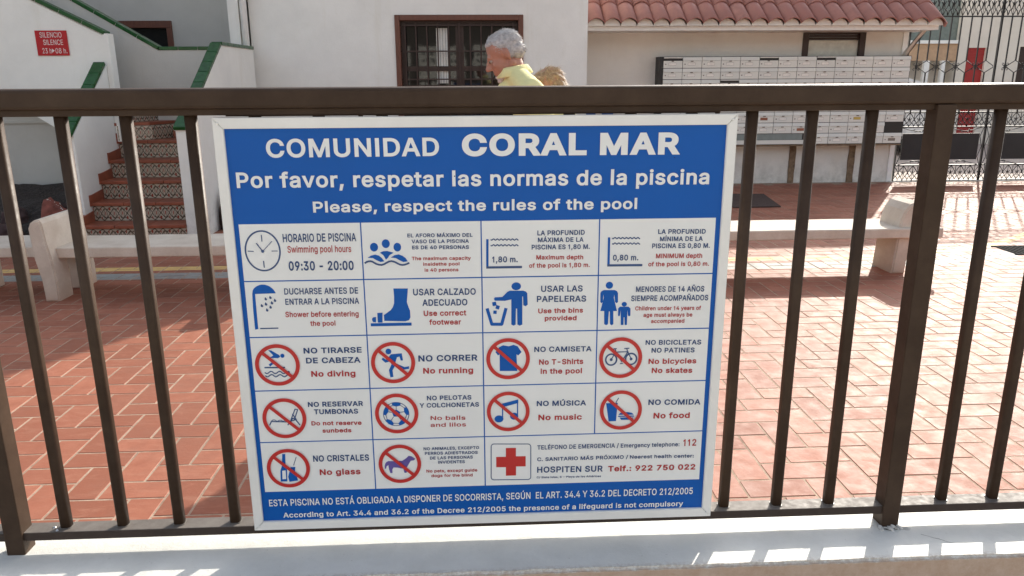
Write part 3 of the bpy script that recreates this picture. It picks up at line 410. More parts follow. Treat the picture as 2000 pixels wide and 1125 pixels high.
'O':(533,[[(267,-7),(225,-3),(186,7),(150,25),(119,49),(92,79),(70,115),(53,157),(44,203),(40,254),(44,305),(53,352),(70,393),(92,429),(119,459),(150,484),(186,501),(225,512),(267,516),(309,512),(348,501),(384,484),(415,459),(442,429),(464,393),(480,352),(490,305),(493,254),(490,203),(480,157),(464,115),(442,79),(415,49),(384,25),(348,7),(309,-3)],[(267,53),(296,55),(324,63),(349,76),(372,94),(392,116),(408,144),(420,176),(428,213),(430,254),(428,295),(420,332),(408,365),(392,392),(372,415),(349,433),(324,446),(296,453),(267,456),(237,453),(210,445),(184,433),(161,415),(142,392),(125,364),(113,332),(106,295),(103,254),(106,213),(113,176),(125,144),(142,117),(161,94),(184,76),(210,63),(237,55)]]),
'P':(445,[[(60,0),(60,509),(235,509),(272,506),(305,499),(332,487),(356,471),(375,452),(390,430),(400,404),(407,377),(409,348),(407,318),(400,291),(390,265),(375,243),(356,223),(332,207),(305,195),(272,188),(109,186),(109,242),(233,242),(257,244),(279,248),(297,256),(312,266),(324,279),(333,294),(339,310),(343,328),(344,348),(343,367),(339,385),(333,402),(324,416),(312,428),(297,439),(279,446),(257,451),(125,452),(125,0)]]),
'R':(449,[[(60,0),(60,509),(236,509),(273,506),(305,500),(333,489),(356,473),(376,455),(390,433),(401,408),(407,381),(409,352),(407,323),(401,296),(390,271),(376,250),(356,232),(333,217),(305,206),(273,200),(96,198),(96,255),(258,256),(280,260),(298,267),(313,276),(325,287),(334,300),(340,316),(344,333),(345,352),(344,371),(340,389),(334,405),(325,419),(313,430),(298,440),(279,446),(258,451),(125,452),(125,0)],[(353,0),(230,229),(303,229),(428,0)]]),
'S':(447,[[(224,-9),(188,-7),(156,-1),(128,9),(102,23),(81,40),(64,60),(51,83),(42,109),(38,137),(104,137),(108,118),(114,102),(123,88),(136,76),(150,66),(166,59),(185,53),(204,50),(224,49),(246,50),(267,54),(286,60),(303,69),(317,79),(329,92),(338,106),(344,122),(346,139),(344,154),(340,168),(332,179),(322,189),(310,197),(296,205),(263,217),(184,239),(145,253),(112,269),(86,289),(67,313),(56,341),(52,372),(54,400),(62,425),(75,448),(92,468),(113,484),(138,498),(165,508),(195,514),(227,516),(259,514),(289,508),(316,498),(340,484),(360,468),(377,449),(390,427),(398,403),(401,378),(337,378),(332,402),(320,421),(302,437),(280,449),(254,456),(225,459),(204,457),(185,454),(167,448),(152,440),(139,430),(129,418),(121,405),(117,391),(115,376),(117,359),(122,345),(131,334),(142,324),(155,315),(169,308),(198,297),(312,264),(344,248),(359,238),(372,226),(384,213),(395,198),(402,180),(407,161),(408,139),(406,112),(399,87),(386,64),(370,43),(349,25),(323,11),(294,0),(261,-7)]]),
'T':(449,[[(32,452),(32,509),(417,509),(417,452),(257,452),(257,0),(193,0),(193,452)]]),
'U':(517,[[(259,-8),(220,-6),(186,2),(154,15),(126,33),(103,55),(85,80),(71,108),(63,140),(60,173),(60,509),(124,509),(124,178),(126,155),(132,133),(141,113),(153,95),(169,80),(187,68),(208,59),(232,53),(259,52),(285,53),(309,59),(331,68),(349,80),(364,95),(377,113),(385,133),(391,155),(393,178),(393,509),(457,509),(457,173),(454,140),(446,108),(433,80),(414,55),(391,33),(363,15),(332,2),(297,-6)]]),
'V':(480,[[(204,0),(16,509),(84,509),(248,31),(235,31),(395,509),(463,509),(278,0)]]),
'X':(474,[[(18,0),(217,284),(217,236),(29,509),(104,509),(188,386),(223,329),(230,318),(236,305),(243,292),(232,292),(246,317),(252,329),(288,386),(374,509),(446,509),(259,239),(259,287),(456,0),(382,0),(230,231),(244,231),(238,219),(213,176),(91,0)]]),
'Y':(472,[[(203,0),(203,208),(16,509),(91,509),(203,327),(250,230),(224,230),(381,509),(455,509),(268,208),(268,0)]]),
'Z':(438,[[(42,0),(42,46),(306,431),(341,476),(348,454),(40,452),(40,509),(397,509),(397,462),(97,33),(90,54),(399,57),(399,0)]]),
'a':(389,[[(160,-9),(137,-7),(115,-3),(94,5),(76,15),(60,29),(48,45),(38,63),(32,84),(30,108),(32,128),(36,146),(43,161),(53,174),(64,184),(78,193),(92,200),(108,206),(125,211),(257,231),(265,235),(271,240),(274,246),(276,255),(276,257),(275,272),(272,285),(267,297),(260,307),(251,315),(240,322),(227,327),(212,330),(196,331),(178,330),(163,327),(149,322),(137,316),(127,309),(118,301),(110,292),(104,283),(100,274),(41,291),(51,313),(64,331),(79,346),(95,358),(114,368),(133,375),(153,380),(173,383),(208,384),(255,375),(271,369),(286,360),(300,350),(312,336),(322,320),(330,301),(335,278),(337,251),(337,0),(277,0),(277,52),(272,52),(267,43),(260,34),(252,25),(242,16),(229,8),(215,1),(199,-4),(181,-7)],[(170,45),(192,47),(211,51),(228,59),(242,68),(254,80),(263,93),(270,108),(274,122),(276,138),(276,190),(272,187),(267,184),(221,174),(210,173),(200,171),(161,166),(147,163),(134,159),(122,153),(112,147),(103,139),(97,130),(93,118),(92,105),(93,93),(96,82),(102,72),(109,64),(119,57),(130,52),(142,48),(156,46)]]),
'b':(424,[[(229,-8),(208,-7),(189,-3),(172,4),(159,12),(147,21),(123,50),(118,59),(112,59),(112,0),(53,0),(53,509),(114,509),(114,319),(118,319),(123,327),(137,346),(158,364),(171,373),(188,379),(207,383),(229,384),(259,382),(287,374),(313,361),(335,342),(354,320),(370,293),(381,261),(388,227),(390,189),(388,151),(381,116),(370,84),(355,57),(336,34),(313,16),(288,3),(260,-6)],[(220,47),(242,49),(262,55),(279,66),(294,80),(306,97),(316,117),(323,139),(327,163),(328,189),(327,215),(323,239),(316,261),(307,281),(295,298),(280,311),(262,322),(243,328),(220,330),(198,328),(178,322),(161,312),(147,299),(134,282),(125,263),(118,241),(114,216),(113,189),(114,162),(118,138),(125,115),(135,95),(147,78),(162,65),(179,55),(198,49)]]),
'c':(396,[[(207,-8),(174,-5),(144,3),(117,16),(93,35),(72,58),(56,85),(44,116),(37,150),(34,187),(37,225),(44,260),(56,291),(72,318),(93,341),(117,360),(144,374),(174,382),(207,384),(226,384),(260,377),(276,371),(291,364),(305,356),(318,346),(330,335),(340,322),(349,308),(356,293),(362,277),(303,262),(300,272),(290,289),(284,297),(278,304),(270,311),(252,321),(242,325),(231,328),(207,330),(184,328),(163,321),(145,310),(130,296),(118,278),(108,258),(102,236),(98,212),(96,187),(98,163),(102,139),(108,117),(118,97),(130,80),(145,66),(163,55),(184,49),(207,46),(220,47),(232,49),(253,55),(262,60),(271,66),(279,73),(292,89),(297,98),(301,107),(304,117),(363,102),(350,70),(341,56),(331,43),(306,21),(292,12),(277,5),(261,-1),(244,-5)]]),
'd':(424,[[(195,-8),(165,-6),(137,3),(111,16),(89,34),(70,57),(55,84),(43,116),(36,151),(34,189),(36,227),(43,261),(55,293),(70,320),(89,342),(112,361),(137,374),(165,382),(196,384),(218,383),(237,379),(253,373),(267,364),(278,355),(287,346),(295,336),(306,319),(311,319),(311,509),(372,509),(372,0),(313,0),(313,59),(307,59),(295,41),(287,31),(277,21),(266,12),(252,4),(236,-3),(217,-7)],[(205,47),(226,49),(246,55),(263,65),(278,78),(290,95),(299,115),(306,138),(310,162),(312,189),(310,216),(306,241),(300,263),(290,282),(278,299),(263,312),(246,322),(227,328),(205,330),(182,328),(162,322),(145,311),(130,298),(118,281),(108,261),(102,239),(98,215),(96,189),(98,163),(102,139),(109,117),(118,97),(130,80),(145,66),(162,55),(182,49)]]),
'e':(404,[[(212,-8),(177,-5),(145,3),(117,16),(92,35),(72,58),(56,85),(44,116),(37,150),(34,187),(36,224),(44,258),(55,290),(71,317),(91,340),(115,359),(142,373),(172,382),(205,384),(226,383),(246,380),(266,374),(285,366),(303,355),(319,341),(334,324),(347,305),(357,282),(365,256),(370,227),(371,169),(75,169),(75,221),(338,221),(310,202),(308,226),(304,248),(298,269),(288,286),(277,301),(263,314),(246,323),(227,328),(205,330),(183,328),(164,323),(146,313),(131,301),(119,286),(109,270),(102,251),(97,231),(96,178),(98,151),(102,127),(110,106),(121,88),(135,73),(151,61),(169,53),(190,48),(212,46),(227,47),(241,49),(254,53),(265,58),(276,65),(294,82),(306,105),(365,91),(358,72),(348,55),(335,39),(320,26),(302,14),(283,4),(261,-3),(237,-7)]]),
'f':(254,[[(228,379),(228,327),(6,327),(6,379)],[(81,0),(82,452),(87,470),(96,486),(107,499),(120,510),(135,519),(152,525),(169,529),(201,530),(212,529),(238,523),(243,521),(227,468),(224,470),(202,474),(195,474),(178,472),(164,468),(154,460),(147,449),(143,435),(142,419),(142,0)]]),
'g':(425,[[(207,-151),(156,-146),(134,-140),(114,-132),(97,-122),(82,-110),(59,-84),(51,-69),(101,-41),(107,-49),(122,-66),(131,-74),(142,-82),(154,-88),(169,-93),(187,-96),(207,-97),(236,-95),(261,-87),(282,-75),(298,-58),(308,-34),(311,-6),(311,68),(306,68),(301,60),(287,41),(266,23),(252,16),(236,10),(217,6),(195,5),(165,7),(138,14),(113,27),(90,43),(71,65),(55,90),(43,120),(36,154),(34,191),(36,229),(43,263),(55,293),(71,320),(90,342),(112,361),(138,374),(166,382),(196,384),(218,383),(237,379),(253,373),(267,365),(279,356),(296,336),(308,319),(313,319),(313,379),(372,379),(372,-9),(370,-40),(363,-67),(350,-90),(334,-109),(314,-124),(291,-136),(265,-144),(237,-149)],[(205,59),(227,61),(246,66),(264,75),(278,87),(290,103),(300,121),(307,142),(311,166),(312,193),(311,219),(307,242),(300,264),(291,283),(279,299),(264,312),(247,322),(227,328),(205,330),(182,328),(163,322),(145,312),(130,298),(118,282),(109,262),(102,241),(98,218),(96,193),(98,167),(102,144),(109,123),(118,104),(131,88),(145,76),(163,66),(183,61)]]),
'h':(410,[[(114,0),(53,0),(53,509),(114,509),(114,287),(102,287),(116,319),(132,344),(152,362),(175,374),(200,382),(227,384),(252,383),(275,377),(295,369),(313,356),(328,340),(341,321),(350,298),(355,271),(357,240),(357,0),(296,0),(296,235),(293,263),(286,286),(273,304),(256,318),(235,326),(210,329),(192,328),(176,324),(161,317),(147,308),(136,297),(126,283),(119,266),(115,248)]]),
'i':(167,[[(53,0),(53,379),(114,379),(114,0)],[(84,443),(73,444),(63,448),(54,455),(47,463),(43,472),(41,483),(43,494),(47,504),(54,512),(63,518),(73,522),(84,524),(95,522),(105,518),(114,512),(121,504),(125,494),(126,483),(125,472),(121,463),(114,455),(105,448),(95,444)]]),
'k':(381,[[(110,137),(110,212),(121,212),(284,379),(360,379),(184,199),(177,199)],[(53,0),(53,509),(114,509),(114,0)],[(294,0),(148,186),(191,229),(372,0)]]),
'l':(175,[[(55,0),(55,530),(118,530),(118,0)]]),
'm':(610,[[(53,0),(53,379),(112,379),(112,295),(108,295),(114,314),(122,331),(132,346),(144,358),(158,368),(172,376),(187,382),(203,385),(219,386),(245,383),(268,375),(287,361),(303,342),(314,320),(321,295),(312,295),(318,312),(326,329),(337,343),(350,356),(364,366),(381,375),(398,381),(417,385),(437,386),(458,385),(478,380),(497,372),(514,361),(529,346),(541,328),(550,307),(555,283),(557,255),(557,0),(496,0),(496,254),(493,279),(485,298),(473,313),(456,323),(438,329),(419,330),(402,329),(387,326),(374,320),(363,312),(353,302),(345,290),(340,277),(336,263),(335,247),(335,0),(274,0),(274,260),(272,280),(265,297),(253,311),(238,322),(220,328),(199,330),(185,329),(171,326),(158,320),(145,312),(135,302),(126,289),(119,274),(115,257),(114,0)]]),
'n':(410,[[(114,0),(53,0),(53,379),(112,379),(112,287),(102,287),(116,319),(132,344),(152,362),(175,374),(200,382),(227,384),(252,383),(275,377),(295,369),(313,356),(328,340),(341,321),(350,298),(355,271),(357,240),(357,0),(296,0),(296,235),(293,263),(286,286),(273,304),(256,318),(235,326),(210,329),(192,328),(176,324),(161,317),(147,308),(136,297),(126,283),(119,266),(115,248)]]),
'o':(415,[[(207,-8),(174,-5),(144,3),(117,16),(93,35),(72,58),(56,85),(44,116),(37,150),(34,187),(37,225),(44,260),(56,291),(72,318),(93,341),(117,360),(144,374),(174,382),(207,384),(241,382),(271,374),(299,360),(323,341),(343,318),(359,291),(371,260),(379,225),(381,187),(379,150),(371,116),(359,85),(343,58),(323,35),(299,16),(271,3),(241,-5)],[(207,46),(231,49),(252,55),(270,66),(285,80),(298,97),(307,117),(314,139),(318,163),(319,187),(318,212),(314,236),(307,258),(298,278),(285,296),(270,310),(252,321),(231,328),(207,330),(184,328),(163,321),(145,310),(130,296),(118,278),(108,258),(102,236),(98,212),(96,187),(98,163),(102,139),(108,117),(118,97),(130,80),(145,66),(163,55),(184,49)]]),
'p':(424,[[(53,-143),(53,379),(112,379),(112,319),(118,319),(123,327),(137,346),(158,364),(171,373),(188,379),(207,383),(229,384),(259,382),(287,374),(313,361),(335,342),(354,320),(370,293),(381,261),(388,227),(390,189),(388,151),(381,116),(370,84),(355,57),(336,34),(313,16),(288,3),(260,-6),(229,-8),(208,-7),(189,-3),(173,4),(159,12),(147,21),(130,41),(118,59),(114,59),(114,-143)],[(220,47),(242,49),(262,55),(279,66),(294,80),(306,97),(316,117),(323,139),(327,163),(328,189),(327,215),(323,239),(316,261),(307,281),(295,298),(280,311),(262,322),(243,328),(220,330),(198,328),(178,322),(161,312),(147,299),(134,282),(125,263),(118,241),(114,216),(113,189),(114,162),(118,138),(125,115),(135,95),(147,78),(162,65),(179,55),(198,49)]]),
'r':(259,[[(53,0),(53,379),(112,379),(112,321),(115,321),(124,339),(137,354),(152,367),(171,377),(191,383),(213,385),(223,385),(229,384),(243,384),(243,322),(241,323),(236,324),(230,324),(215,326),(207,326),(190,324),(174,321),(159,315),(146,306),(135,296),(126,284),(119,269),(115,254),(114,0)]]),
's':(365,[[(182,-8),(157,-7),(133,-3),(112,3),(93,12),(76,24),(62,38),(50,54),(41,73),(36,94),(94,107),(101,87),(111,72),(124,60),(141,52),(160,47),(181,45),(206,47),(227,53),(244,62),(258,74),(265,88),(268,103),(266,115),(262,126),(254,136),(243,144),(229,150),(149,170),(118,180),(92,192),(72,208),(58,227),(50,249),(47,274),(49,295),(55,314),(65,332),(79,347),(95,360),(115,370),(137,378),(161,383),(187,384),(212,383),(234,379),(254,372),(271,363),(286,352),(299,339),(309,324),(318,308),(324,290),(268,277),(262,291),(254,304),(243,316),(228,325),(210,331),(187,333),(166,331),(147,326),(131,317),(119,305),(111,292),(109,277),(110,264),(115,253),(124,243),(136,235),(152,229),(261,200),(287,187),(306,171),(320,153),(328,131),(331,107),(329,85),(323,65),(312,47),(298,31),(281,18),(260,6),(236,-2),(210,-7)]]),
't':(227,[[(204,379),(204,327),(6,327),(6,379)],[(65,471),(126,471),(126,98),(127,83),(130,70),(136,61),(144,55),(156,51),(170,50),(180,50),(202,54),(213,2),(200,-2),(192,-3),(184,-3),(176,-4),(168,-4),(138,-1),(113,7),(92,21),(77,41),(68,64),(65,93)]]),
'u':(410,[[(182,-5),(158,-3),(135,2),(115,11),(97,23),(82,39),(69,59),(60,82),(54,109),(53,379),(114,379),(114,144),(116,117),(124,94),(137,75),(154,61),(175,53),(200,50),(218,51),(234,55),(249,62),(263,71),(274,83),(283,97),(290,113),(295,132),(296,379),(357,379),(357,0),(298,0),(298,92),(307,92),(294,60),(277,35),(257,17),(234,5),(209,-3)]]),
'v':(389,[[(163,0),(17,379),(84,379),(206,21),(184,21),(305,379),(371,379),(226,0)]]),
'w':(567,[[(138,0),(23,379),(87,379),(175,41),(165,41),(252,379),(316,379),(402,41),(391,41),(480,379),(545,379),(429,0),(368,0),(277,338),(291,338),(277,280),(199,0)]]),
'x':(379,[[(21,0),(171,218),(171,171),(29,379),(100,379),(170,270),(207,206),(175,206),(185,221),(211,270),(233,306),(282,379),(352,379),(209,169),(209,214),(358,0),(287,0),(173,182),(205,182),(195,167),(170,120),(91,0)]]),
'y':(389,[[(47,-139),(61,-86),(71,-87),(83,-89),(94,-90),(104,-89),(113,-86),(122,-81),(130,-74),(138,-64),(145,-51),(163,-1),(17,379),(84,379),(206,21),(184,21),(305,379),(371,379),(196,-77),(187,-93),(177,-107),(165,-119),(153,-128),(139,-136),(125,-141),(109,-144),(82,-145),(57,-142),(52,-140)]]),
'Á':(480,[[(16,0),(201,509),(276,509),(463,0),(395,0),(232,478),(245,478),(85,0)],[(110,142),(110,199),(370,199),(370,142)],[(213,558),(260,659),(329,659),(263,558)]]),
'É':(419,[[(60,0),(60,509),(372,509),(372,452),(125,452),(125,286),(355,286),(355,229),(125,229),(125,57),(375,57),(375,0)],[(191,558),(239,659),(307,659),(241,558)]]),
'Í':(185,[[(60,0),(60,509),(125,509),(125,0)],[(47,558),(94,659),(163,659),(97,558)]]),
'Ñ':(523,[[(60,0),(60,509),(136,509),(349,174),(355,163),(363,151),(388,107),(414,55),(405,54),(399,142),(399,509),(463,509),(463,0),(387,0),(159,363),(108,452),(119,454),(124,328),(125,313),(125,0)],[(307,576),(298,576),(282,580),(266,586),(259,590),(252,593),(239,600),(233,602),(224,604),(218,603),(214,600),(210,595),(208,590),(206,583),(206,577),(163,577),(165,596),(170,613),(177,628),(188,639),(201,645),(218,648),(235,646),(257,637),(270,630),(276,626),(294,619),(300,619),(305,620),(310,622),(313,625),(316,631),(318,638),(319,646),(361,646),(359,626),(354,609),(346,595),(335,584),(322,578)]]),
'Ó':(533,[[(267,-7),(225,-3),(186,7),(150,25),(119,49),(92,79),(70,115),(53,157),(44,203),(40,254),(44,305),(53,352),(70,393),(92,429),(119,459),(150,484),(186,501),(225,512),(267,516),(309,512),(348,501),(384,484),(415,459),(442,429),(464,393),(480,352),(490,305),(493,254),(490,203),(480,157),(464,115),(442,79),(415,49),(384,25),(348,7),(309,-3)],[(267,53),(296,55),(324,63),(349,76),(372,94),(392,116),(408,144),(420,176),(428,213),(430,254),(428,295),(420,332),(408,365),(392,392),(372,415),(349,433),(324,446),(296,453),(267,456),(237,453),(210,445),(184,433),(161,415),(142,392),(125,364),(113,332),(106,295),(103,254),(106,213),(113,176),(125,144),(142,117),(161,94),(184,76),(210,63),(237,55)],[(240,558),(288,659),(356,659),(290,558)]]),
'Ú':(517,[[(259,-8),(220,-6),(186,2),(154,15),(126,33),(103,55),(85,80),(71,108),(63,140),(60,173),(60,509),(124,509),(124,178),(126,155),(132,133),(141,113),(153,95),(169,80),(187,68),(208,59),(232,53),(259,52),(285,53),(309,59),(331,68),(349,80),(364,95),(377,113),(385,133),(391,155),(393,178),(393,509),(457,509),(457,173),(454,140),(446,108),(433,80),(414,55),(391,33),(363,15),(332,2),(297,-6)],[(232,558),(280,659),(348,659),(282,558)]]),
'é':(404,[[(212,-8),(177,-5),(145,3),(117,16),(92,35),(72,58),(56,85),(44,116),(37,150),(34,187),(36,224),(44,258),(55,290),(71,317),(91,340),(115,359),(142,373),(172,382),(205,384),(226,383),(246,380),(266,374),(285,366),(303,355),(319,341),(334,324),(347,305),(357,282),(365,256),(370,227),(371,169),(75,169),(75,221),(338,221),(310,202),(308,226),(304,248),(298,269),(288,286),(277,301),(263,314),(246,323),(227,328),(205,330),(183,328),(164,323),(146,313),(131,301),(119,286),(109,270),(102,251),(97,231),(96,178),(98,151),(102,127),(110,106),(121,88),(135,73),(151,61),(169,53),(190,48),(212,46),(227,47),(241,49),(254,53),(265,58),(276,65),(294,82),(306,105),(365,91),(358,72),(348,55),(335,39),(320,26),(302,14),(283,4),(261,-3),(237,-7)],[(177,429),(225,529),(293,529),(227,429)]])}

# ================================================================ SETTING
# mortar bed of the plaza: one sheet to the horizon, the tiles stand 4 mm proud of it
bm = nb(); box(bm, -70, 90, .12, 160, -.25, -.0012)
plaza = tag(mobj('plaza_pavement', bm, M_MORTAR), kind='structure')
W = .1275; G = .0085
def tile_verts(x0, x1, y0, y1, z, t1, t2, c=.0018):
    g = G/2; x0 += g; x1 -= g; y0 += g; y1 -= g
    zt = [z + t1*(a-.5) + t2*(b-.5) for a, b in ((0,0),(1,0),(1,1),(0,1))]
    A = [(x0,y0,-.004),(x1,y0,-.004),(x1,y1,-.004),(x0,y1,-.004)]
    B = [(x0,y0,zt[0]-c),(x1,y0,zt[1]-c),(x1,y1,zt[2]-c),(x0,y1,zt[3]-c)]
    C_ = [(x0+c,y0+c,zt[0]),(x1-c,y0+c,zt[1]),(x1-c,y1-c,zt[2]),(x0+c,y1-c,zt[3])]
    return A+B+C_
TF = [(8,9,10,11)] + [(i, (i+1) % 4, 4+(i+1) % 4, 4+i) for i in range(4)] + [(4+i, 4+(i+1) % 4, 8+(i+1) % 4, 8+i) for i in range(4)]
tiles = []
ox, oy = -.939, 1.131
for k in range(-10, 74):
    for mm in range(-26, 26):
        h = (ox + (k+4*mm)*W, oy + k*W)
        tiles.append((h[0], h[0]+2*W, h[1], h[1]+W))
        v = (ox + (k+3+4*mm)*W, oy + k*W)
        tiles.append((v[0], v[0]+W, v[1], v[1]+2*W))
tiles = [t for t in tiles if -6.2 < t[0] < 9.6 and .12 < t[2] and t[3] < 9.6]
inv = m.inverted()
def px(p):
    q = inv @ Vector(p); return (1000 + 1506.3*q.x/-q.z, 562.5 - 1506.3*q.y/-q.z) if q.z < -.1 else (-9e3, 0)
def seen(t):
    u, v = px(((t[0]+t[1])/2, (t[2]+t[3])/2, 0))
    if not (-15 < u < 2015 and v < 1030): return False
    if 450 + (v-230)*.1 < u < 1430 - (v-220)*.07: return False
    return True
vis = sorted([t for t in tiles if seen(t)], key=lambda t: (t[0]-.49)**2 + (t[2]+1.5)**2)[:300]
vset = set(vis)
R = random.Random(3)
stuffv, stufff = [], []
for t in tiles:
    z = .0003 + R.uniform(-.0006, .0006); t1, t2 = R.uniform(-.0009, .0009), R.uniform(-.0009, .0009)
    if t in vset:
        cx, cy = (t[0]+t[1])/2, (t[2]+t[3])/2
        me = bpy.data.meshes.new('paving_tile'); me.from_pydata([(a-cx, b-cy, c_) for a, b, c_ in tile_verts(*t, z, t1, t2)], [], TF); me.materials.append(M_TILE)
        o = bpy.data.objects.new('paving_tile', me); o.location = (cx, cy, 0); link(o, plaza)
    else:
        n0 = len(stuffv); stuffv += tile_verts(*t, z, t1, t2); stufff += [tuple(i+n0 for i in f) for f in TF]
me = bpy.data.meshes.new('paving_tiles'); me.from_pydata(stuffv, [], stufff); me.materials.append(M_TILE)
tag(link(bpy.data.objects.new('paving_tiles', me), plaza), kind='stuff')
# pool deck on the camera's side
M_DECK = simple('pale_pool_deck', (.52, .46, .38), .8, .3, .12, 4, .3, 60)
tag(boxo('pool_deck', -60, 60, -80, -.12, -.2, .32, M_DECK), kind='structure')
# low wall carrying the railing
bm = nb(); box(bm, -9, 9, -.115, .125, -.3, .515)
es = [e for e in bm.edges if all(v.co.z > .5 for v in e.verts)]
bmesh.ops.subdivide_edges(bm, edges=[e for e in bm.edges if abs(e.verts[0].co.x-e.verts[1].co.x) > 5], cuts=700)
bmesh.ops.bevel(bm, geom=[e for e in bm.edges if all(v.co.z > .5 for v in e.verts) and all(v.co.y < 0 for v in e.verts)], offset=.006, segments=3, affect='EDGES')
for v in bm.verts:
    if v.co.z > .4 and v.co.y < 0 and abs(v.co.x) < 8.9:
        n_ = noise.noise(v.co*26); n3 = noise.noise(v.co*90)
        v.co.y += .0022*n_ + .001*n3; v.co.z += .0008*noise.noise(v.co*6+Vector((5,0,0))) + (.0008*n3 if v.co.y < -.09 else 0)
low_wall = tag(mobj('low_wall', bm, M_KERB, smooth=False), 'low white painted wall with worn beige edge under the brown railing', 'wall')
# ================================================================ RAILING
rail = empty('railing', (.45, .03, .511), 'dark brown metal railing of upright bars standing on the low white wall', 'railing')
RX0, RX1 = -2.42, 5.2
bm = nb()
prof = [(.008,1.4485),(.002,1.4505),(0,1.455),(0,1.479),(.0012,1.483),(.004,1.4852),(.012,1.4866),(.032,1.4872),(.052,1.4866),(.060,1.4852),(.0628,1.483),(.064,1.479),(.064,1.455),(.062,1.4505),(.056,1.4485)]
prism(bm, prof, 'x', RX0, RX1); mobj('top_rail', bm, M_RAIL, rail)
bm = nb(); box(bm, RX0, RX1, .014, .052, 1.4365, 1.4490, .0015); mobj('rail_channel', bm, M_RAIL, rail)
bm = nb(); box(bm, RX0, RX1, .010, .052, .5445, .5640, .0018); mobj('bottom_rail', bm, M_LOWRAIL, rail)
posts = [-2.44, -.531, 1.3965, 3.325, 5.2]
PB = []
for i, x in enumerate(posts):
    bm = nb(); box(bm, x, x+.0385, .004, .046, .500, 1.4475, .0022); PB.append(mobj('post', bm, M_RAIL, rail))
bm = nb()
pr = [(.011*cos(a)*(1 if abs(cos(a)) > .5 else .9), .0105*sin(a)) for a in [pi/4 + k*pi/2 + d for k in range(4) for d in (-.42, -.15, .15, .42)]]
pr = []
for k, (sx, sy) in enumerate(((1,1),(-1,1),(-1,-1),(1,-1))):
    for j in range(4):
        a = k*pi/2 + j*pi/6
        pr.append((sx*.0048 + .0062*cos(a), sy*.0042 + .0062*sin(a)))
prism(bm, pr, 'z', .563, 1.4375)
bal = mobj('baluster', bm, M_RAIL, rail, rel=False)
for p_ in bal.data.polygons: p_.use_smooth = len(p_.vertices) == 4
s_ = .12086; first = True
for x in [-.2908 + s_*i for i in range(-1, 14)] + [1.435+.109+.1205*i for i in range(15)] + [-.531-.085-.1209*i for i in range(15)]:
    if min(abs(x-(p+.019)) for p in posts) < .04: continue
    L = Vector((x, .033, 0)) - Vector(rail.location)
    if first: bal.location = L; first = False
    else: inst(bal, loc=L)
bm = nb(); prism(bm, [(a*1.16, b*1.16) for a, b in pr], 'z', .5641, .5656)
M_WELD = simple('grey_weld_bead', (.16, .145, .13), .45, .5, .3, 90)
wb = mobj('weld_bead', bm, M_WELD, rail, rel=False); fb = True
for o in [o for o in rail.children if o.name.split('.')[0] == 'baluster']:
    L = Vector((o.location.x, o.location.y, -rail.location.z))
    if fb: wb.location = L; fb = False
    else: inst(wb, loc=L)
def dome(bm, c, r, ax, h, n=12, mi=0):
    ax = Vector(ax); a = ax.orthogonal().normalized(); b = ax.cross(a); c = Vector(c); prev = None
    for j in range(4):
        t = j/3*pi/2*.97
        ring = [bm.verts.new(c + (a*cos(2*pi*k/n) + b*sin(2*pi*k/n))*r*cos(t) + ax*h*sin(t)) for k in range(n)]
        if prev:
            for k in range(n): bm.faces.new((prev[k], prev[(k+1) % n], ring[(k+1) % n], ring[k])).smooth = True
        prev = ring
    bm.faces.new(prev)
M_STEEL = simple('steel_screw', (.55, .55, .55), .25, metal=.9)
for x, y in ((-.437, .030), (-.425, .018)):
    bm = nb(); dome(bm, (x, y, .5640), .0038, (0,0,1), .002); mobj('screw', bm, M_STEEL, rail)
for x in (.273, .968):
    bm = nb(); dome(bm, (x, .030, 1.4365), .006, (0,0,-1), .006); mobj('bolt', bm, M_RAIL, rail)
# broken plaster at the post's foot
M_CRUMB = simple('crumbled_plaster', (.66, .64, .60), .9, .3, .2, 60, .5, 150)
R = random.Random(5)
for k in range(11):
    bm = nb(); bmesh.ops.create_icosphere(bm, subdivisions=2, radius=1)
    rx, ry, rz = R.uniform(.004, .011), R.uniform(.003, .007), R.uniform(.0015, .004)
    for v in bm.verts: v.co *= 1+.35*noise.noise(v.co*1.7+Vector((k,0,0))); v.co = Vector((v.co.x*rx, v.co.y*ry, v.co.z*rz))
    o = mobj('plaster_flake', bm, M_CRUMB, low_wall); o.location = (1.388+.056*(k/10)+R.uniform(-.004,.004), -.002+R.uniform(-.006,.003), .516); o.rotation_euler = (R.uniform(-.4,.4), R.uniform(-.4,.4), R.uniform(0,3))
M_CRACK = simple('dark_crack', (.03, .028, .025), .95)
def crack(pts, w):
    bm = nb(); L = []
    for i, (x, y) in enumerate(pts):
        ww = w*(1-abs(i/(len(pts)-1)-.35)*1.1)*R.uniform(.5, 1.2)
        L.append((bm.verts.new((x, y-ww, .5162)), bm.verts.new((x, y+ww, .5162))))
    for a, b in zip(L, L[1:]): bm.faces.new((a[0], b[0], b[1], a[1]))
    mobj('crack', bm, M_CRACK, low_wall)
crack([(1.392+.008*i, -.004-.0009*i-.003*sin(i*1.1) + R.uniform(-.001,.001)) for i in range(7)], .0022)
crack([(1.40+.006*i, -.010-.002*sin(i*.8)+R.uniform(-.001,.001)) for i in range(8)], .0010)
crack([(1.468+.010*i, -.030-.0075*i+R.uniform(-.002,.002)) for i in range(8)], .0009)
crack([(1.381-.005*i, .008-.001*i+R.uniform(-.002,.002)) for i in range(4)], .0007)
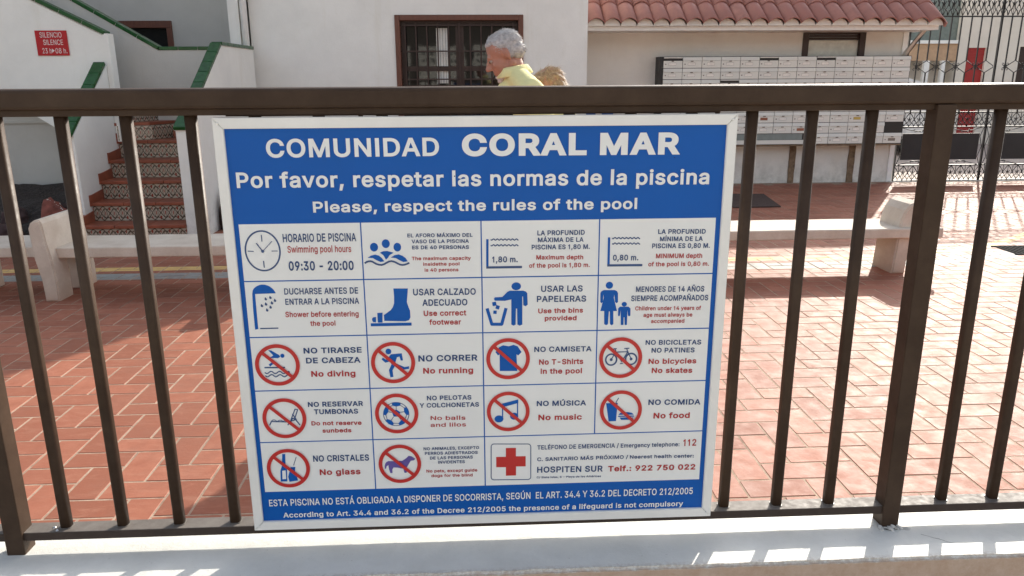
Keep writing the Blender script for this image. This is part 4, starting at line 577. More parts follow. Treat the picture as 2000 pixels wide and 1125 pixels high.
# ================================================================ SIGN
ZT = 1.4325
sign = empty('pool_rules_sign', (.5, .0, .995), 'large white framed blue pool rules sign fixed to the brown railing bars', 'sign')
def sgn(name, bm, mt): return mobj(name, bm, mt, sign)
FW = .0203
bm = nb(); box(bm, .012, .988, .006, .014, ZT-.862, ZT-.012); sgn('backing_panel', bm, P_BLUE)
for nm, pts in (('frame_bar', [(0,0),(1,0),(1-FW,-FW),(FW,-FW)]), ('frame_bar', [(0,-.874),(FW,-.874+FW),(1-FW,-.874+FW),(1,-.874)]),
                ('frame_bar', [(0,-.0006),(FW-.0006,-FW-.0004),(FW-.0006,-.874+FW+.0004),(0,-.8734)]), ('frame_bar', [(1,-.0006),(1,-.8734),(1-FW+.0006,-.874+FW+.0004),(1-FW+.0006,-FW-.0004)])):
    bm = nb(); fs = prism(bm, [(x, ZT+z) for x, z in pts], 'y', 0.0, .021)
    bmesh.ops.bevel(bm, geom=[e for e in bm.edges if all(abs(v.co.y) < 1e-5 for v in e.verts)], offset=.0014, segments=2, affect='EDGES')
    sgn(nm, bm, M_FRAME)
bm = nb(); box(bm, .02, .97, .0215, .026, ZT+.0015, ZT+.0055); sgn('mounting_bar', bm, M_RAIL)
rows = [-.2030, -.3180, -.4353, -.5519, -.6684, -.7843]; cols = [.0290, .2644, .5006, .7366, .9706]; gl = .0013
for r in range(5):
    c_ = 0
    while c_ < 4:
        c2 = 4 if (r == 4 and c_ == 2) else c_+1
        x0 = cols[c_] + (gl if c_ else 0); x1 = cols[c2] - (gl if c2 < 4 else 0); z1 = ZT+rows[r] - (gl if r else 0); z0 = ZT+rows[r+1] + (gl if r < 4 else 0)
        bm = nb(); box(bm, x0, x1, .0054, .0070, z0, z1); sgn('rule_cell', bm, M_SIGNW); c_ = c2
YP = .0050
def flat(bm, pts, y, mi=0):
    f = bm.faces.new([bm.verts.new((x, y, ZT+z)) for x, z in pts]); f.material_index = mi
    if f.normal.y > 0 or (f.normal_update() or f.normal.y > 0): f.normal_flip()
def stroke(bm, pts, w, y, mi=0):
    for i, ((ax, az), (bx, bz)) in enumerate(zip(pts, pts[1:])):
        d = Vector((bx-ax, bz-az)); L = d.length
        if L < 1e-7: continue
        d /= L; n_ = Vector((-d.y, d.x))*w/2; e0 = d*w*.22 if i else d*0; e1 = d*w*.22 if i < len(pts)-2 else d*0
        yy = y - .00002*(i % 2)
        flat(bm, [(ax-e0.x+n_.x, az-e0.y+n_.y), (bx+e1.x+n_.x, bz+e1.y+n_.y), (bx+e1.x-n_.x, bz+e1.y-n_.y), (ax-e0.x-n_.x, az-e0.y-n_.y)], yy, mi)
def discf(bm, x, z, rx, rz, y, mi=0, n=32): flat(bm, [(x+rx*cos(2*pi*k/n), z+rz*sin(2*pi*k/n)) for k in range(n)], y, mi)
def ringf(bm, x, z, rx, rz, w, y, mi=0, n=56):
    A = [(cos(2*pi*k/n), sin(2*pi*k/n)) for k in range(n)]
    for k in range(n):
        a, b = A[k], A[(k+1) % n]
        flat(bm, [(x+rx*a[0], z+rz*a[1]), (x+rx*b[0], z+rz*b[1]), (x+(rx-w)*b[0], z+(rz-w)*b[1]), (x+(rx-w)*a[0], z+(rz-w)*a[1])], y, mi)
for gi, prims in enumerate(PICTO):
    bm = nb()
    for j, q in enumerate(prims):
        y = YP - .00008*j - (.00003 if j % 2 else 0)
        if q[0] == 'p': flat(bm, q[2], y, q[1])
        elif q[0] == 's': stroke(bm, q[3], q[2], y, q[1])
        elif q[0] == 'd': discf(bm, *q[2:6], y, q[1])
        else: ringf(bm, *q[2:7], y, q[1])
    bmesh.ops.triangulate(bm, faces=[f for f in bm.faces if len(f.verts) > 4])
    sgn('pictogram', bm, PRINT)
for x, z, a, b in RINGS:
    bm = nb(); r = .0452; ringf(bm, x, z, r, r, .0079, .0036)
    d = .0385; stroke(bm, [(x-d*.74, z+d*.70), (x+d*.74, z-d*.70)], .0070, .0033); sgn('prohibition_ring', bm, P_RED)
TXTMAT = [P_BLUE, P_DARK, P_RED2, M_SIGNW]
from mathutils.geometry import delaunay_2d_cdt
def _wind(P, loops):
    w = 0; x, y = P
    for L in loops:
        for i in range(len(L)):
            x0, y0 = L[i-1]; x1, y1 = L[i]
            if (y0 <= y) != (y1 <= y):
                t = (x1-x0)*(y-y0)-(x-x0)*(y1-y0)
                if y1 > y0 and t > 0: w += 1
                elif y1 <= y0 and t < 0: w -= 1
    return w
def _area(L): return sum(L[i-1][0]*L[i][1]-L[i][0]*L[i-1][1] for i in range(len(L)))/2
_gc = {}
def glyph(c, w):
    """outline letter shape, stems thickened by w on each side; returns verts (cap height 509), triangles"""
    k = (c, w)
    if k in _gc: return _gc[k]
    loops = GLYPH[c][1]; quads = []
    if w > 0:
        for L in loops:
            n = len(L); N = []
            for i in range(n):
                d = Vector(L[i])-Vector(L[i-1]); d.normalize(); N.append(Vector((d.y, -d.x)))      # normal of edge i-1 -> i
            sg = 1                                                                               # outside on the right of travel for ccw loops
            for i in range(n):
                a, b = Vector(L[i-1]), Vector(L[i])
                def mit(p, n0, n1):
                    s_ = n0+n1
                    if s_.length < .75: return p+n1*w, p+n0*w
                    m_ = s_.normalized()*(w/max(.35, s_.normalized().dot(n0))); return p+m_, p+m_
                for s in (1, -1):
                    n0, n1, n2 = N[i-1]*s, N[i]*s, N[(i+1) % n]*s
                    qa = mit(a, n0, n1)[0]; qb = mit(b, n1, n2)[1]
                    quads.append([a, b, qb, qa])
                    s_ = n1+n2
                    if s_.length < .75 : quads.append([b, b+n1*w, b+(n1+n2)*w*.6, b+n2*w])
    V, E = [], []
    for L in list(loops)+quads:
        n0 = len(V); V += [Vector((p[0], p[1])) for p in L]; E += [(n0+i, n0+(i+1) % len(L)) for i in range(len(L))]
    if not V: _gc[k] = ([], []); return _gc[k]
    vo, eo, fo = delaunay_2d_cdt(V, E, [], 0, .05, False)[:3]
    QL = [[(p[0], p[1]) for p in q] for q in quads]; QB = [(min(p[0] for p in q), max(p[0] for p in q), min(p[1] for p in q), max(p[1] for p in q)) for q in QL]
    T = []
    for f in fo:
        if len(f) != 3: continue
        x = sum(vo[i].x for i in f)/3; y = sum(vo[i].y for i in f)/3
        ok = _wind((x, y), loops) != 0
        if not ok:
            for q, bb in zip(QL, QB):
                if bb[0] <= x <= bb[1] and bb[2] <= y <= bb[3] and _wind((x, y), [q]) != 0: ok = True; break
        if ok: T.append(tuple(f))
    _gc[k] = ([(v.x, v.y) for v in vo], T); return _gc[k]
def letters(s, x0, z0, x1, z1, cap, mt, bold, y, parent, zt=None):
    zt = ZT if zt is None else zt; w = round(14.5*bold); V, F = [], []; cx = 0
    for c in s:
        gv, gf = glyph(c, w); n0 = len(V); V += [(cx+a, b) for a, b in gv]; F += [tuple(n0+i for i in f) for f in gf]; cx += GLYPH[c][0]+w*1.5
    used = sorted({i for f in F for i in f}); mp = {j: i for i, j in enumerate(used)}; V = [V[j] for j in used]; F = [tuple(mp[i] for i in f) for f in F]
    a = min(v[0] for v in V); b = max(v[0] for v in V); ang = math.atan2(z1-z0, x1-x0); sx = math.hypot(x1-x0, z1-z0)/(b-a); sy = cap/(509+2*w)
    vs_ = []
    for p, q in V:
        u_, v_ = (p-a)*sx, (q+w)*sy; vs_.append((x0+u_*cos(ang)-v_*sin(ang), y, zt+z0+u_*sin(ang)+v_*cos(ang)))
    me = bpy.data.meshes.new('lettering'); me.from_pydata(vs_, [], F); me.materials.append(mt)
    o = bpy.data.objects.new('lettering', me); link(o, parent); o.location = -Vector(parent.location) if parent.type == 'EMPTY' else (0,0,0)
    return o
for s, x0, z0, x1, z1, cap, col, bold in TXT: letters(s, x0, z0, x1, z1, cap, TXTMAT[col], bold, .0046, sign)
# rivets of the frame and faint water streaks are left to real fixings: four small screws in the frame corners
for x, z in ((.010, -.010), (.990, -.010), (.010, -.864), (.990, -.864)):
    bm = nb(); dome(bm, (x, 0.0, ZT+z), .0028, (0,-1,0), .0012); sgn('screw', bm, M_FRAME)
# thin dirt specks on the sign's blue header
M_SPECK = simple('dirt_speck', (.02, .03, .07), .8)
R = random.Random(11)
for k in range(14):
    bm = nb(); x, z, r = R.uniform(.03, .96), R.uniform(-.03, -.18), R.uniform(.0006, .0016)
    flat(bm, [(x+r*R.uniform(.6,1)*cos(a*pi/4), z+r*R.uniform(.6,1)*sin(a*pi/4)) for a in range(8)], .0044); sgn('dirt_speck', bm, M_SPECK)

# ================================================================ WHITE BUILDING (centre)
FX0, FX1, FY = -2.228, 1.932, 8.6
house = empty('white_house', (0, 9.5, 0), 'tall white plastered house with grilled brown door behind the walking man', 'house')
bm = nb()
DX0, DX1, DZ = -.466, 1.125, 2.268
box(bm, FX0, DX0, FY, 9.0, -.05, 6.2); box(bm, DX1, FX1, FY, 9.0, -.05, 6.2); box(bm, DX0, DX1, FY, 9.0, DZ, 6.2)
box(bm, FX0, FX1, 9.0, 12.5, -.05, 6.2); mobj('wall', bm, M_WALL, house)
bm = nb(); box(bm, FX0-.15, FX1+.12, FY-.15, 12.6, 6.2, 6.32); mobj('roof_slab', bm, M_WALL, house)
fr = boxo('door_frame', DX0, DX0+.062, FY-.022, FY+.10, 0, DZ, M_WOOD, house, .006)
boxo('door_frame', DX1-.062, DX1, FY-.022, FY+.10, 0, DZ, M_WOOD, house, .006); boxo('door_frame', DX0+.062, DX1-.062, FY-.022, FY+.10, DZ-.066, DZ, M_WOOD, house, .006)
ix0, ix1, iz = DX0+.062, DX1-.062, DZ-.066
boxo('glass_pane', ix0, (ix0+ix1)/2-.03, FY+.13, FY+.14, .05, iz, M_GLASS, house); boxo('glass_pane', (ix0+ix1)/2+.03, ix1, FY+.13, FY+.14, .05, iz, M_GLASS, house)
bm = nb()
for a, b in ((ix0, ix0+.05), ((ix0+ix1)/2-.05, (ix0+ix1)/2+.05), (ix1-.05, ix1)): box(bm, a, b, FY+.10, FY+.15, 0, iz)
box(bm, ix0+.05, (ix0+ix1)/2-.05, FY+.102, FY+.148, iz-.06, iz); box(bm, (ix0+ix1)/2+.05, ix1-.05, FY+.102, FY+.148, iz-.06, iz)
box(bm, ix0+.05, (ix0+ix1)/2-.05, FY+.104, FY+.146, 1.60, 1.66); box(bm, (ix0+ix1)/2+.05, ix1-.05, FY+.104, FY+.146, 1.60, 1.66)
mobj('door_leaf_frame', bm, M_DARKWOOD, house)
M_CURT = simple('white_curtain', (.70, .70, .66), .9)
bm = nb(); n_ = 12
vv = [[bm.verts.new((.035+.14*i/n_, FY+.128+.003*sin(i*2.1), z)) for z in (1.45, 1.92, 2.12)] for i in range(n_+1)]
for i in range(n_):
    for j in range(2): bm.faces.new((vv[i][j], vv[i+1][j], vv[i+1][j+1], vv[i][j+1]))
mobj('curtain', bm, M_CURT, house)
gb = None
for i in range(11):
    x = ix0+.135*(i+.42)
    if gb is None:
        bm = nb(); box(bm, -.009, .009, -.007, .007, 0, iz-.04, .002, 1); gb = mobj('grille_bar', bm, M_DARKWOOD, house, rel=False); gb.location = Vector((x, FY+.05, .02))-Vector(house.location)
    else: inst(gb, loc=Vector((x, FY+.05, .02))-Vector(house.location))
for z in (2.15, 1.84, 1.50, 1.42, 1.0, .5): boxo('grille_rail', ix0, ix1, FY+.042, FY+.058, z-.008, z+.008, M_DARKWOOD, house)
# small notice seen in the slit between sign and rail
nt_ = empty('wall_notice', (2.22, FY-.02, 1.1), 'small blue and white notice on the wall, showing in the slit above the sign', 'notice')
M_NB = simple('notice_blue', (.02, .13, .42), .5)
boxo('board', 2.05, 2.21, 9.60, 9.66, .78, 1.14, M_NB, nt_); boxo('board', 2.30, 2.46, 9.60, 9.66, .78, 1.14, M_NB, nt_); boxo('backing', 2.21, 2.30, 9.61, 9.66, .78, 1.14, M_FRAME, nt_)
# downpipe and corner pilaster
dp = empty('downpipe', (-2.265, 8.50, 0), 'white round downpipe running down the corner of the white house', 'pipe')
bm = nb(); tube(bm, [(0,0,0), (0,0,6.1)], .042, 14); mobj('pipe', bm, M_FRAME, dp, rel=False)
for z in (.9, 2.6, 4.3):
    bm = nb(); tube(bm, [(0,0,z), (0,0,z+.03)], .048, 14); mobj('bracket', bm, M_FRAME, dp, rel=False)
pil = empty('corner_pilaster', (-2.38, 8.6, 0), 'narrow white pilaster beside the downpipe at the stair landing', 'pilaster')
boxo('shaft', -2.44, -2.315, 8.46, 9.5, 0, 6.1, M_WALL, pil)
# ================================================================ REAR STAIR HOUSE
rear = empty('grey_house', (-5, 9.6, 0), 'grey shaded house wall with a brown framed window above the stair landing', 'house')
WX0, WX1, WZ0, WZ1 = -4.35, -3.49, 1.35, 2.268
bm = nb()
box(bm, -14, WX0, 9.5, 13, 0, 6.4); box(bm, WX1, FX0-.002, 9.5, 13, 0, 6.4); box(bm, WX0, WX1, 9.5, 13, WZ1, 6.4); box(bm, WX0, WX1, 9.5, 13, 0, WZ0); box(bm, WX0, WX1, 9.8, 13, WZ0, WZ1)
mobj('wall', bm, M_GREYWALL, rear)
wd = boxo('window_frame', WX0, WX1, 9.47, 9.56, WZ1-.09, WZ1, M_WOOD, rear, .005)
boxo('window_frame', WX1-.07, WX1, 9.47, 9.56, WZ0, WZ1-.09, M_WOOD, rear, .005); boxo('window_frame', WX0, WX0+.07, 9.47, 9.56, WZ0, WZ1-.09, M_WOOD, rear, .005)
boxo('glass_pane', WX0+.07, WX1-.07, 9.57, 9.58, WZ0, WZ1-.09, M_GLASS, rear)
# ================================================================ STAIRCASE
st_ = empty('outdoor_staircase', (-2.7, 6.6, 0), 'white walled outdoor staircase with red treads, painted riser tiles and green coping', 'staircase')
SX0, SX1, RUN, RISE, SY = -3.24, -2.267, .25, .18, 5.90
treads = 0
for n in range(1, 6):
    y0 = SY + RUN*(n-1); z = RISE*n
    xs = [SX0, SX0+.31, SX0+.62, SX1]
    for a, b in zip(xs, xs[1:]):
        bm = nb(); box(bm, a+.0015, b-.0015, y0-.025, y0+RUN-.001 if n < 5 else 7.398, z-.032, z, .006, 2); mobj('tread_tile', bm, M_TREAD, st_)
    w = (SX1-SX0)/6
    for k in range(6):
        bm = nb(); box(bm, -w/2+.0012, w/2-.0012, 0, .012, -.0745, .0735)
        o = mobj('riser_tile', bm, M_RISER, st_, rel=False); o.location = Vector((SX0+w*(k+.5), y0, z-.032-.0755))-Vector(st_.location)
    # skirting up the left wall
    bm = nb(); prism(bm, [(y0-.04, z-.03), (y0-.04, z+.075), (y0+.02, z+.075), (y0+RUN+.0, z+.10), (y0+RUN, z)], 'x', SX0-.02, SX0+.012); mobj('skirting_tile', bm, M_TREAD, st_)
bm = nb()
for n in range(1, 6): box(bm, SX0, SX1, SY+RUN*(n-1)+.012, 7.398, RISE*(n-1)+.001, RISE*n-.032)
mobj('step_core', bm, M_GROUT, st_)
# winder steps turning left
for k, (z, pts) in enumerate(((1.08, [(-2.78, 7.398), (-2.93, 6.98), (-3.24, 6.86), (-3.24, 7.398)]), (1.26, [(-3.02, 7.398), (-3.12, 7.0), (-3.4, 6.9), (-3.4, 7.398)]))):
    bm = nb(); prism(bm, pts, 'z', z-.03, z); mobj('tread_tile', bm, M_TREAD, st_)
    (ax, ay), (bx, by), (cx_, cy_) = pts[0], pts[1], pts[2]
    for (p, q) in (((ax, ay), (bx, by)), ((bx, by), (cx_, cy_))):
        L = math.hypot(q[0]-p[0], q[1]-p[1]); bm = nb(); box(bm, 0, L, -.004, .008, -.0745, .0735)
        o = mobj('riser_tile', bm, M_RISER, st_, rel=False); o.rotation_euler = (0, 0, math.atan2(q[1]-p[1], q[0]-p[0])); o.location = Vector((p[0]+.02, p[1]+.012, z-.03-.0755))-Vector(st_.location)
boxo('skirting_tile', -2.77, SX1, 7.186, 7.3985, .901, .985, M_TREAD, st_)
def slope(y): return 1.062 + .61*(min(y, 7.2)-5.9)
# right wall with level run back to the pilaster
bm = nb(); prism(bm, [(5.9, 0), (8.455, 0), (8.455, 1.857), (7.2, 1.857), (5.9, 1.062)], 'x', -2.265, -2.178); mobj('side_wall', bm, M_WALL, st_)
# left wall of the lower flight
FK = 6.88
bm = nb(); prism(bm, [(6.0, 0), (FK, 0), (FK, 1.665), (6.0, 1.01)], 'x', -3.35, -3.24); mobj('side_wall', bm, M_WALL, st_)
bm = nb(); prism(bm, [(FK, 0), (7.4, 0), (7.4, .89), (FK, .89)], 'x', -3.35, -3.242); mobj('side_wall', bm, M_WALL, st_)
# upper flight flank (carries the red silence sign)
bm = nb(); prism(bm, [(-3.235, .89), (-3.235, 1.945), (-6.8, 3.75), (-6.8, 3.00), (-3.896, 1.07), (-3.60, .87)], 'y', FK, FK+.1); mobj('flank_wall', bm, M_WALL, st_)
bm = nb(); box(bm, -3.235, -3.185, FK-.012, FK+.112, .89, 1.965); mobj('wall_end', bm, M_WALL, st_)
bm = nb(); prism(bm, [(-3.36, 1.0), (-3.45, 1.20), (-6.8, 3.2), (-6.8, 3.02), (-3.9, 1.09), (-3.6, .89)], 'y', FK+.102, 7.398); mobj('flight_slab', bm, M_WALL, st_)
# rear parapet
bm = nb(); prism(bm, [(-7.5, 0), (-2.267, 0), (-2.267, 1.818), (-2.91, 1.818), (-7.5, 4.55)], 'y', 7.4, 7.52); mobj('rear_parapet', bm, M_GREYWALL, st_)  # grey colour stands in for the deeper shade on this face
bm = nb(); box(bm, -7.2, -3.45, 7.37, 7.3985, 1.06, 1.08); mobj('wall_ledge', bm, M_GREYWALL, st_)
# green glazed coping, tile by tile
def coping(p0, p1, wdir, w, L=.2, th=.038, drop=.0):
    p0, p1, wdir = Vector(p0), Vector(p1), Vector(wdir); d = p1-p0; n = max(1, round(d.length/L)); u = d.normalized(); nn = u.cross(wdir).normalized()
    if nn.z < 0: nn = -nn
    for i in range(n):
        bm = nb(); l = d.length/n; box(bm, .0015, l-.0015, -w/2, w/2, 0, th, .006, 2)
        M = Matrix((u, wdir, nn)).transposed().to_4x4() if u.cross(wdir).dot(nn) > 0 else Matrix((u, -wdir, nn)).transposed().to_4x4()
        bmesh.ops.transform(bm, matrix=M, verts=bm.verts)
        o = mobj('coping_tile', bm, M_GREEN, st_, rel=False); o.location = p0 + u*l*i + nn*.001 - Vector(st_.location)
    bm = nb(); box(bm, .002, d.length-.002, -w/2+.006, w/2-.006, -.004, th-.006)
    bmesh.ops.transform(bm, matrix=M, verts=bm.verts); o = mobj('grout_bed', bm, M_GROUT, st_, rel=False); o.location = p0 - Vector(st_.location) + nn*.001
coping((-2.221, 5.885, 1.055), (-2.221, 7.2, 1.858), (1,0,0), .112)
coping((-2.221, 7.215, 1.859), (-2.221, 8.455, 1.859), (1,0,0), .112)
coping((-3.298, 5.97, .995), (-3.298, 6.865, 1.661), (1,0,0), .112)
coping((-3.225, 6.93, 1.950), (-6.8, 6.93, 3.757), (0,1,0), .13, .24)
coping((-2.28, 7.46, 1.819), (-2.90, 7.46, 1.819), (0,1,0), .14)
coping((-2.915, 7.46, 1.824), (-7.5, 7.46, 4.556), (0,1,0), .14, .24)
# red silence plate
sil = empty('silence_plate', (-3.746, 6.872, 1.87), 'small red plate with white SILENCIO SILENCE lettering on the stair wall', 'sign')
M_RPL = simple('red_plate_enamel', (.42, .010, .014), .45, .3, .08, 20); M_WPL = simple('plate_white_print', (.72, .68, .66), .5)
boxo('plate', -3.901, -3.591, 6.868, 6.8785, 1.753, 1.995, M_RPL, sil, .001)
for s_t, a_, b_, z_ in (('SILENCIO', -3.855, -3.640, 1.928), ('SILENCE', -3.830, -3.637, 1.857), ('23 h', -3.850, -3.760, 1.775), ('08 h.', -3.722, -3.606, 1.775)):
    letters(s_t, a_, 0, b_, 0, .050, M_WPL, .2, 6.8672, sil, z_)
bm = nb(); bm.faces.new([bm.verts.new((x, 6.8672, z)) for x, z in ((-3.755, 1.782), (-3.755, 1.822), (-3.730, 1.802))][::-1]); mobj('arrowhead', bm, M_WPL, sil)
# ---------------------------------------------------------------- rock garden under the flight
M_GRAVEL = simple('dark_volcanic_gravel', (.050, .042, .038), .95, .2, .5, 60, .9, 60)
bm = nb(); nx, ny = 46, 26
g = [[bm.verts.new((-8+4.7*i/nx, 6.0+1.19*j/ny, .02+.40*(j/ny)**.8 + .05*noise.noise(Vector((i*.5, j*.5, 0))) + .02*noise.noise(Vector((i*1.7, j*1.7, 3))))) for j in range(ny+1)] for i in range(nx+1)]
for i in range(nx):
    for j in range(ny): bm.faces.new((g[i][j], g[i+1][j], g[i+1][j+1], g[i][j+1]))
tag(mobj('gravel_bed', bm, M_GRAVEL), kind='stuff', label='dark volcanic gravel heaped under the staircase')
M_LAVA = simple('lava_rock', (.060, .036, .034), .9, .3, .45, 18, 1.0, 28)
M_TROCK = simple('reddish_rock', (.20, .060, .042), .8, .3, .4, 14, .6, 30)
rocks = [(-4.45,6.1,.16,.12,0,'dark lava rock lying at the far left behind the bench'), (-4.1,6.35,.14,.13,0,'dark lava rock resting on gravel below the stair flank'), (-3.75,6.5,.15,.11,0,'low dark rock tucked close to the stair side wall'),
         (-3.5,5.98,.19,.36,1,'tall reddish rock with whitish flecks behind the arm of the left bench'), (-4.0,5.95,.17,.12,0,'broad dark rock at the gravel edge left of the reddish rock'), (-4.75,6.4,.15,.12,0,'dark rock half sunk in gravel at the left picture edge'),
         (-2.20,6.72,.13,.38,2,'tall dark purple lava rock beside the white stair wall')]
for k, (x, y, r, h, t_, lab) in enumerate(rocks):
    bm = nb(); bmesh.ops.create_icosphere(bm, subdivisions=4, radius=1)
    for v in bm.verts:
        n0 = v.co.copy(); v.co *= 1+.32*noise.noise(n0*1.3+Vector((k*3,0,0)))+.14*noise.noise(n0*4+Vector((0,k,0)))+.05*noise.noise(n0*11)
        v.co = Vector((v.co.x*r, v.co.y*r*.8, max(-.1, v.co.z)*h))
    o = mobj('lava_rock', bm, M_TROCK if t_ == 1 else M_LAVA, smooth=True); o.location = (x, y, .05 if t_ else .08+.3*max(0, y-6.1))
    if t_ == 2: o.location = (-2.045, 6.60, .02)
    tag(o, lab, 'rock', 'rocks around the staircase')
M_FLECK = simple('whitish_fleck', (.62, .58, .52), .8)
R = random.Random(2); rk = bpy.data.objects['lava_rock.003']; bm = nb()
for f in R.sample(list(rk.data.polygons), 420):
    c_ = f.center
    if c_.y > .05 or noise.noise(Vector(c_)*14) < .02: continue
    s2 = R.uniform(.004, .010); n_ = f.normal; a = n_.orthogonal().normalized(); b = n_.cross(a); p = c_+n_*.002
    bm.faces.new([bm.verts.new(p+(a*cos(q)+b*sin(q))*s2*R.uniform(.6,1.2)) for q in (0, 1.2, 2.5, 3.8, 5.0)])
o = mobj('lichen_fleck', bm, M_FLECK, rk); o['kind'] = 'stuff'
# ================================================================ MAILBOX PORCH
porch = empty('mailbox_porch', (4.3, 9.8, 0), 'low white porch building with red tiled roof behind the mailboxes', 'porch')
PX0, PX1, PY = 1.935, 6.628, 9.67
w0, w1, wz = 5.13, 6.03, 2.13
bm = nb(); box(bm, PX0, w0, PY, 10.9, -.02, 2.14); box(bm, w1, PX1, PY, 10.9, -.02, 2.14); box(bm, w0, w1, PY, 10.9, -.02, 1.4); box(bm, w0, w1, PY+.12, 10.9, 1.4, 2.14)
mobj('wall', bm, M_WALL2, porch)
boxo('window_jamb', w0, w0+.085, PY-.02, PY+.08, 1.41, 2.135, M_DARKWOOD, porch, .004); boxo('window_jamb', w1-.085, w1, PY-.02, PY+.08, 1.41, 2.135, M_DARKWOOD, porch, .004)
for k in range(4): boxo('louvre', w0+.085, w1-.085, PY+.02, PY+.05, 2.01+.035*k, 2.037+.035*k, M_DARKWOOD, porch)
M_SHUT = simple('pale_shutter', (.62, .63, .56), .6)
boxo('shutter', w0+.087, w1-.087, PY+.03, PY+.06, 1.42, 2.0, M_SHUT, porch)
boxo('corner_strip', PX1-.06, PX1+.012, PY-.022, PY+.05, 0, 2.12, M_FRAME, porch)
M_BATTEN = simple('weathered_batten', (.20, .14, .09), .9, .2, .4, 14, .5, 60)
for a, b in ((5.079, 5.170), (5.961, 6.055)):
    bm = nb(); box(bm, a, b, PY-.018, PY+.002, .0, .66)
    bmesh.ops.subdivide_edges(bm, edges=[e for e in bm.edges if abs(e.verts[0].co.z-e.verts[1].co.z) > .3], cuts=18)
    for v in bm.verts: v.co.x += .010*noise.noise(v.co*9)
    mobj('wall_batten', bm, M_BATTEN, porch)
# eaves board
bm = nb(); prism(bm, [(9.10, 2.105), (9.10, 2.165), (9.16, 2.20), (10.03, 2.78), (10.9, 2.15), (10.9, 2.142), (9.7, 2.142), (9.7, 2.105)], 'x', PX0, 6.735); mobj('eaves_board', bm, M_FRAME, porch)
bm = nb(); prism(bm, [(9.15, 2.10), (9.20, 2.10), (9.64, 1.74), (9.64, 1.80)], 'x', 6.56, 6.61); mobj('brace', bm, M_WALL2, porch)
# roof: barrel tiles in columns and courses
PIT = radians(34); TW = .2165; TL = .42
def tile_mesh(end):
    bm = nb(); nu = 14
    def sec(y, dz, sc):
        top, bot = [], []
        for i in range(nu+1):
            u = i/nu; h = .072*abs(sin(pi*u))**.75*sc
            top.append((u*TW*1.015-.001, y, h+dz+.012)); bot.append((u*TW*1.015-.001, y, h+dz))
        return top, bot
    ra, rb = sec(0, .016, 1.03), sec(TL+.07, .0, .93)
    A = [[bm.verts.new(p) for p in r] for r in (*ra, *rb) if True]
    at, ab, bt, bb = [bm.verts and None]*4
    (at, ab, bt, bb) = A
    for i in range(nu):
        for q in ((at[i], at[i+1], bt[i+1], bt[i]), (ab[i+1], ab[i], bb[i], bb[i+1])): bm.faces.new(q).smooth = True
        bm.faces.new((ab[i], ab[i+1], at[i+1], at[i]))
    bm.faces.new((ab[0], at[0], bt[0], bb[0])); bm.faces.new((at[-1], ab[-1], bb[-1], bt[-1]))
    return bm
t0 = mobj('roof_tile', tile_mesh(True), M_ROOF, porch, rel=False); R = random.Random(9); first = True
for r in range(3):
    for c_ in range(22):
        x = 1.99+TW*c_; y = 9.0+TL*cos(PIT)*r; z = 2.172+TL*sin(PIT)*r
        L = Vector((x, y+R.uniform(-.006,.006), z+R.uniform(-.002,.003)))-Vector(porch.location); ro = (PIT, R.uniform(-.012,.012), R.uniform(-.008,.008))
        if first: t0.location = L; t0.rotation_euler = ro; first = False
        else: inst(t0, loc=L, rot=ro)
# mortar under the tile humps
bm = nb()
for c_ in range(22):
    x = 1.99+TW*c_; pts = [(x+TW*i/10, 2.182+.066*abs(sin(pi*i/10))**.75) for i in range(11)]
    prism(bm, [(x+.001, 2.160)]+pts[1:-1]+[(x+TW-.001, 2.160)], 'y', 9.03, 9.09)
mobj('eaves_mortar', bm, M_WALL2, porch)
# verge tile strip at the right gable
bm = nb(); box(bm, 6.752, 6.775, 8.99, 10.25, -.03, .035)
bmesh.ops.transform(bm, matrix=Matrix.Translation((0,9.0,2.165)) @ Matrix.Rotation(PIT, 4, 'X') @ Matrix.Translation((0,-9.0,0)), verts=bm.verts); mobj('verge_board', bm, M_ROOF, porch)
bm = nb(); tube(bm, [(1.94,10.05,2.86),(6.78,10.05,2.86)], .09, 12); mobj('ridge_cap', bm, M_ROOF, porch)
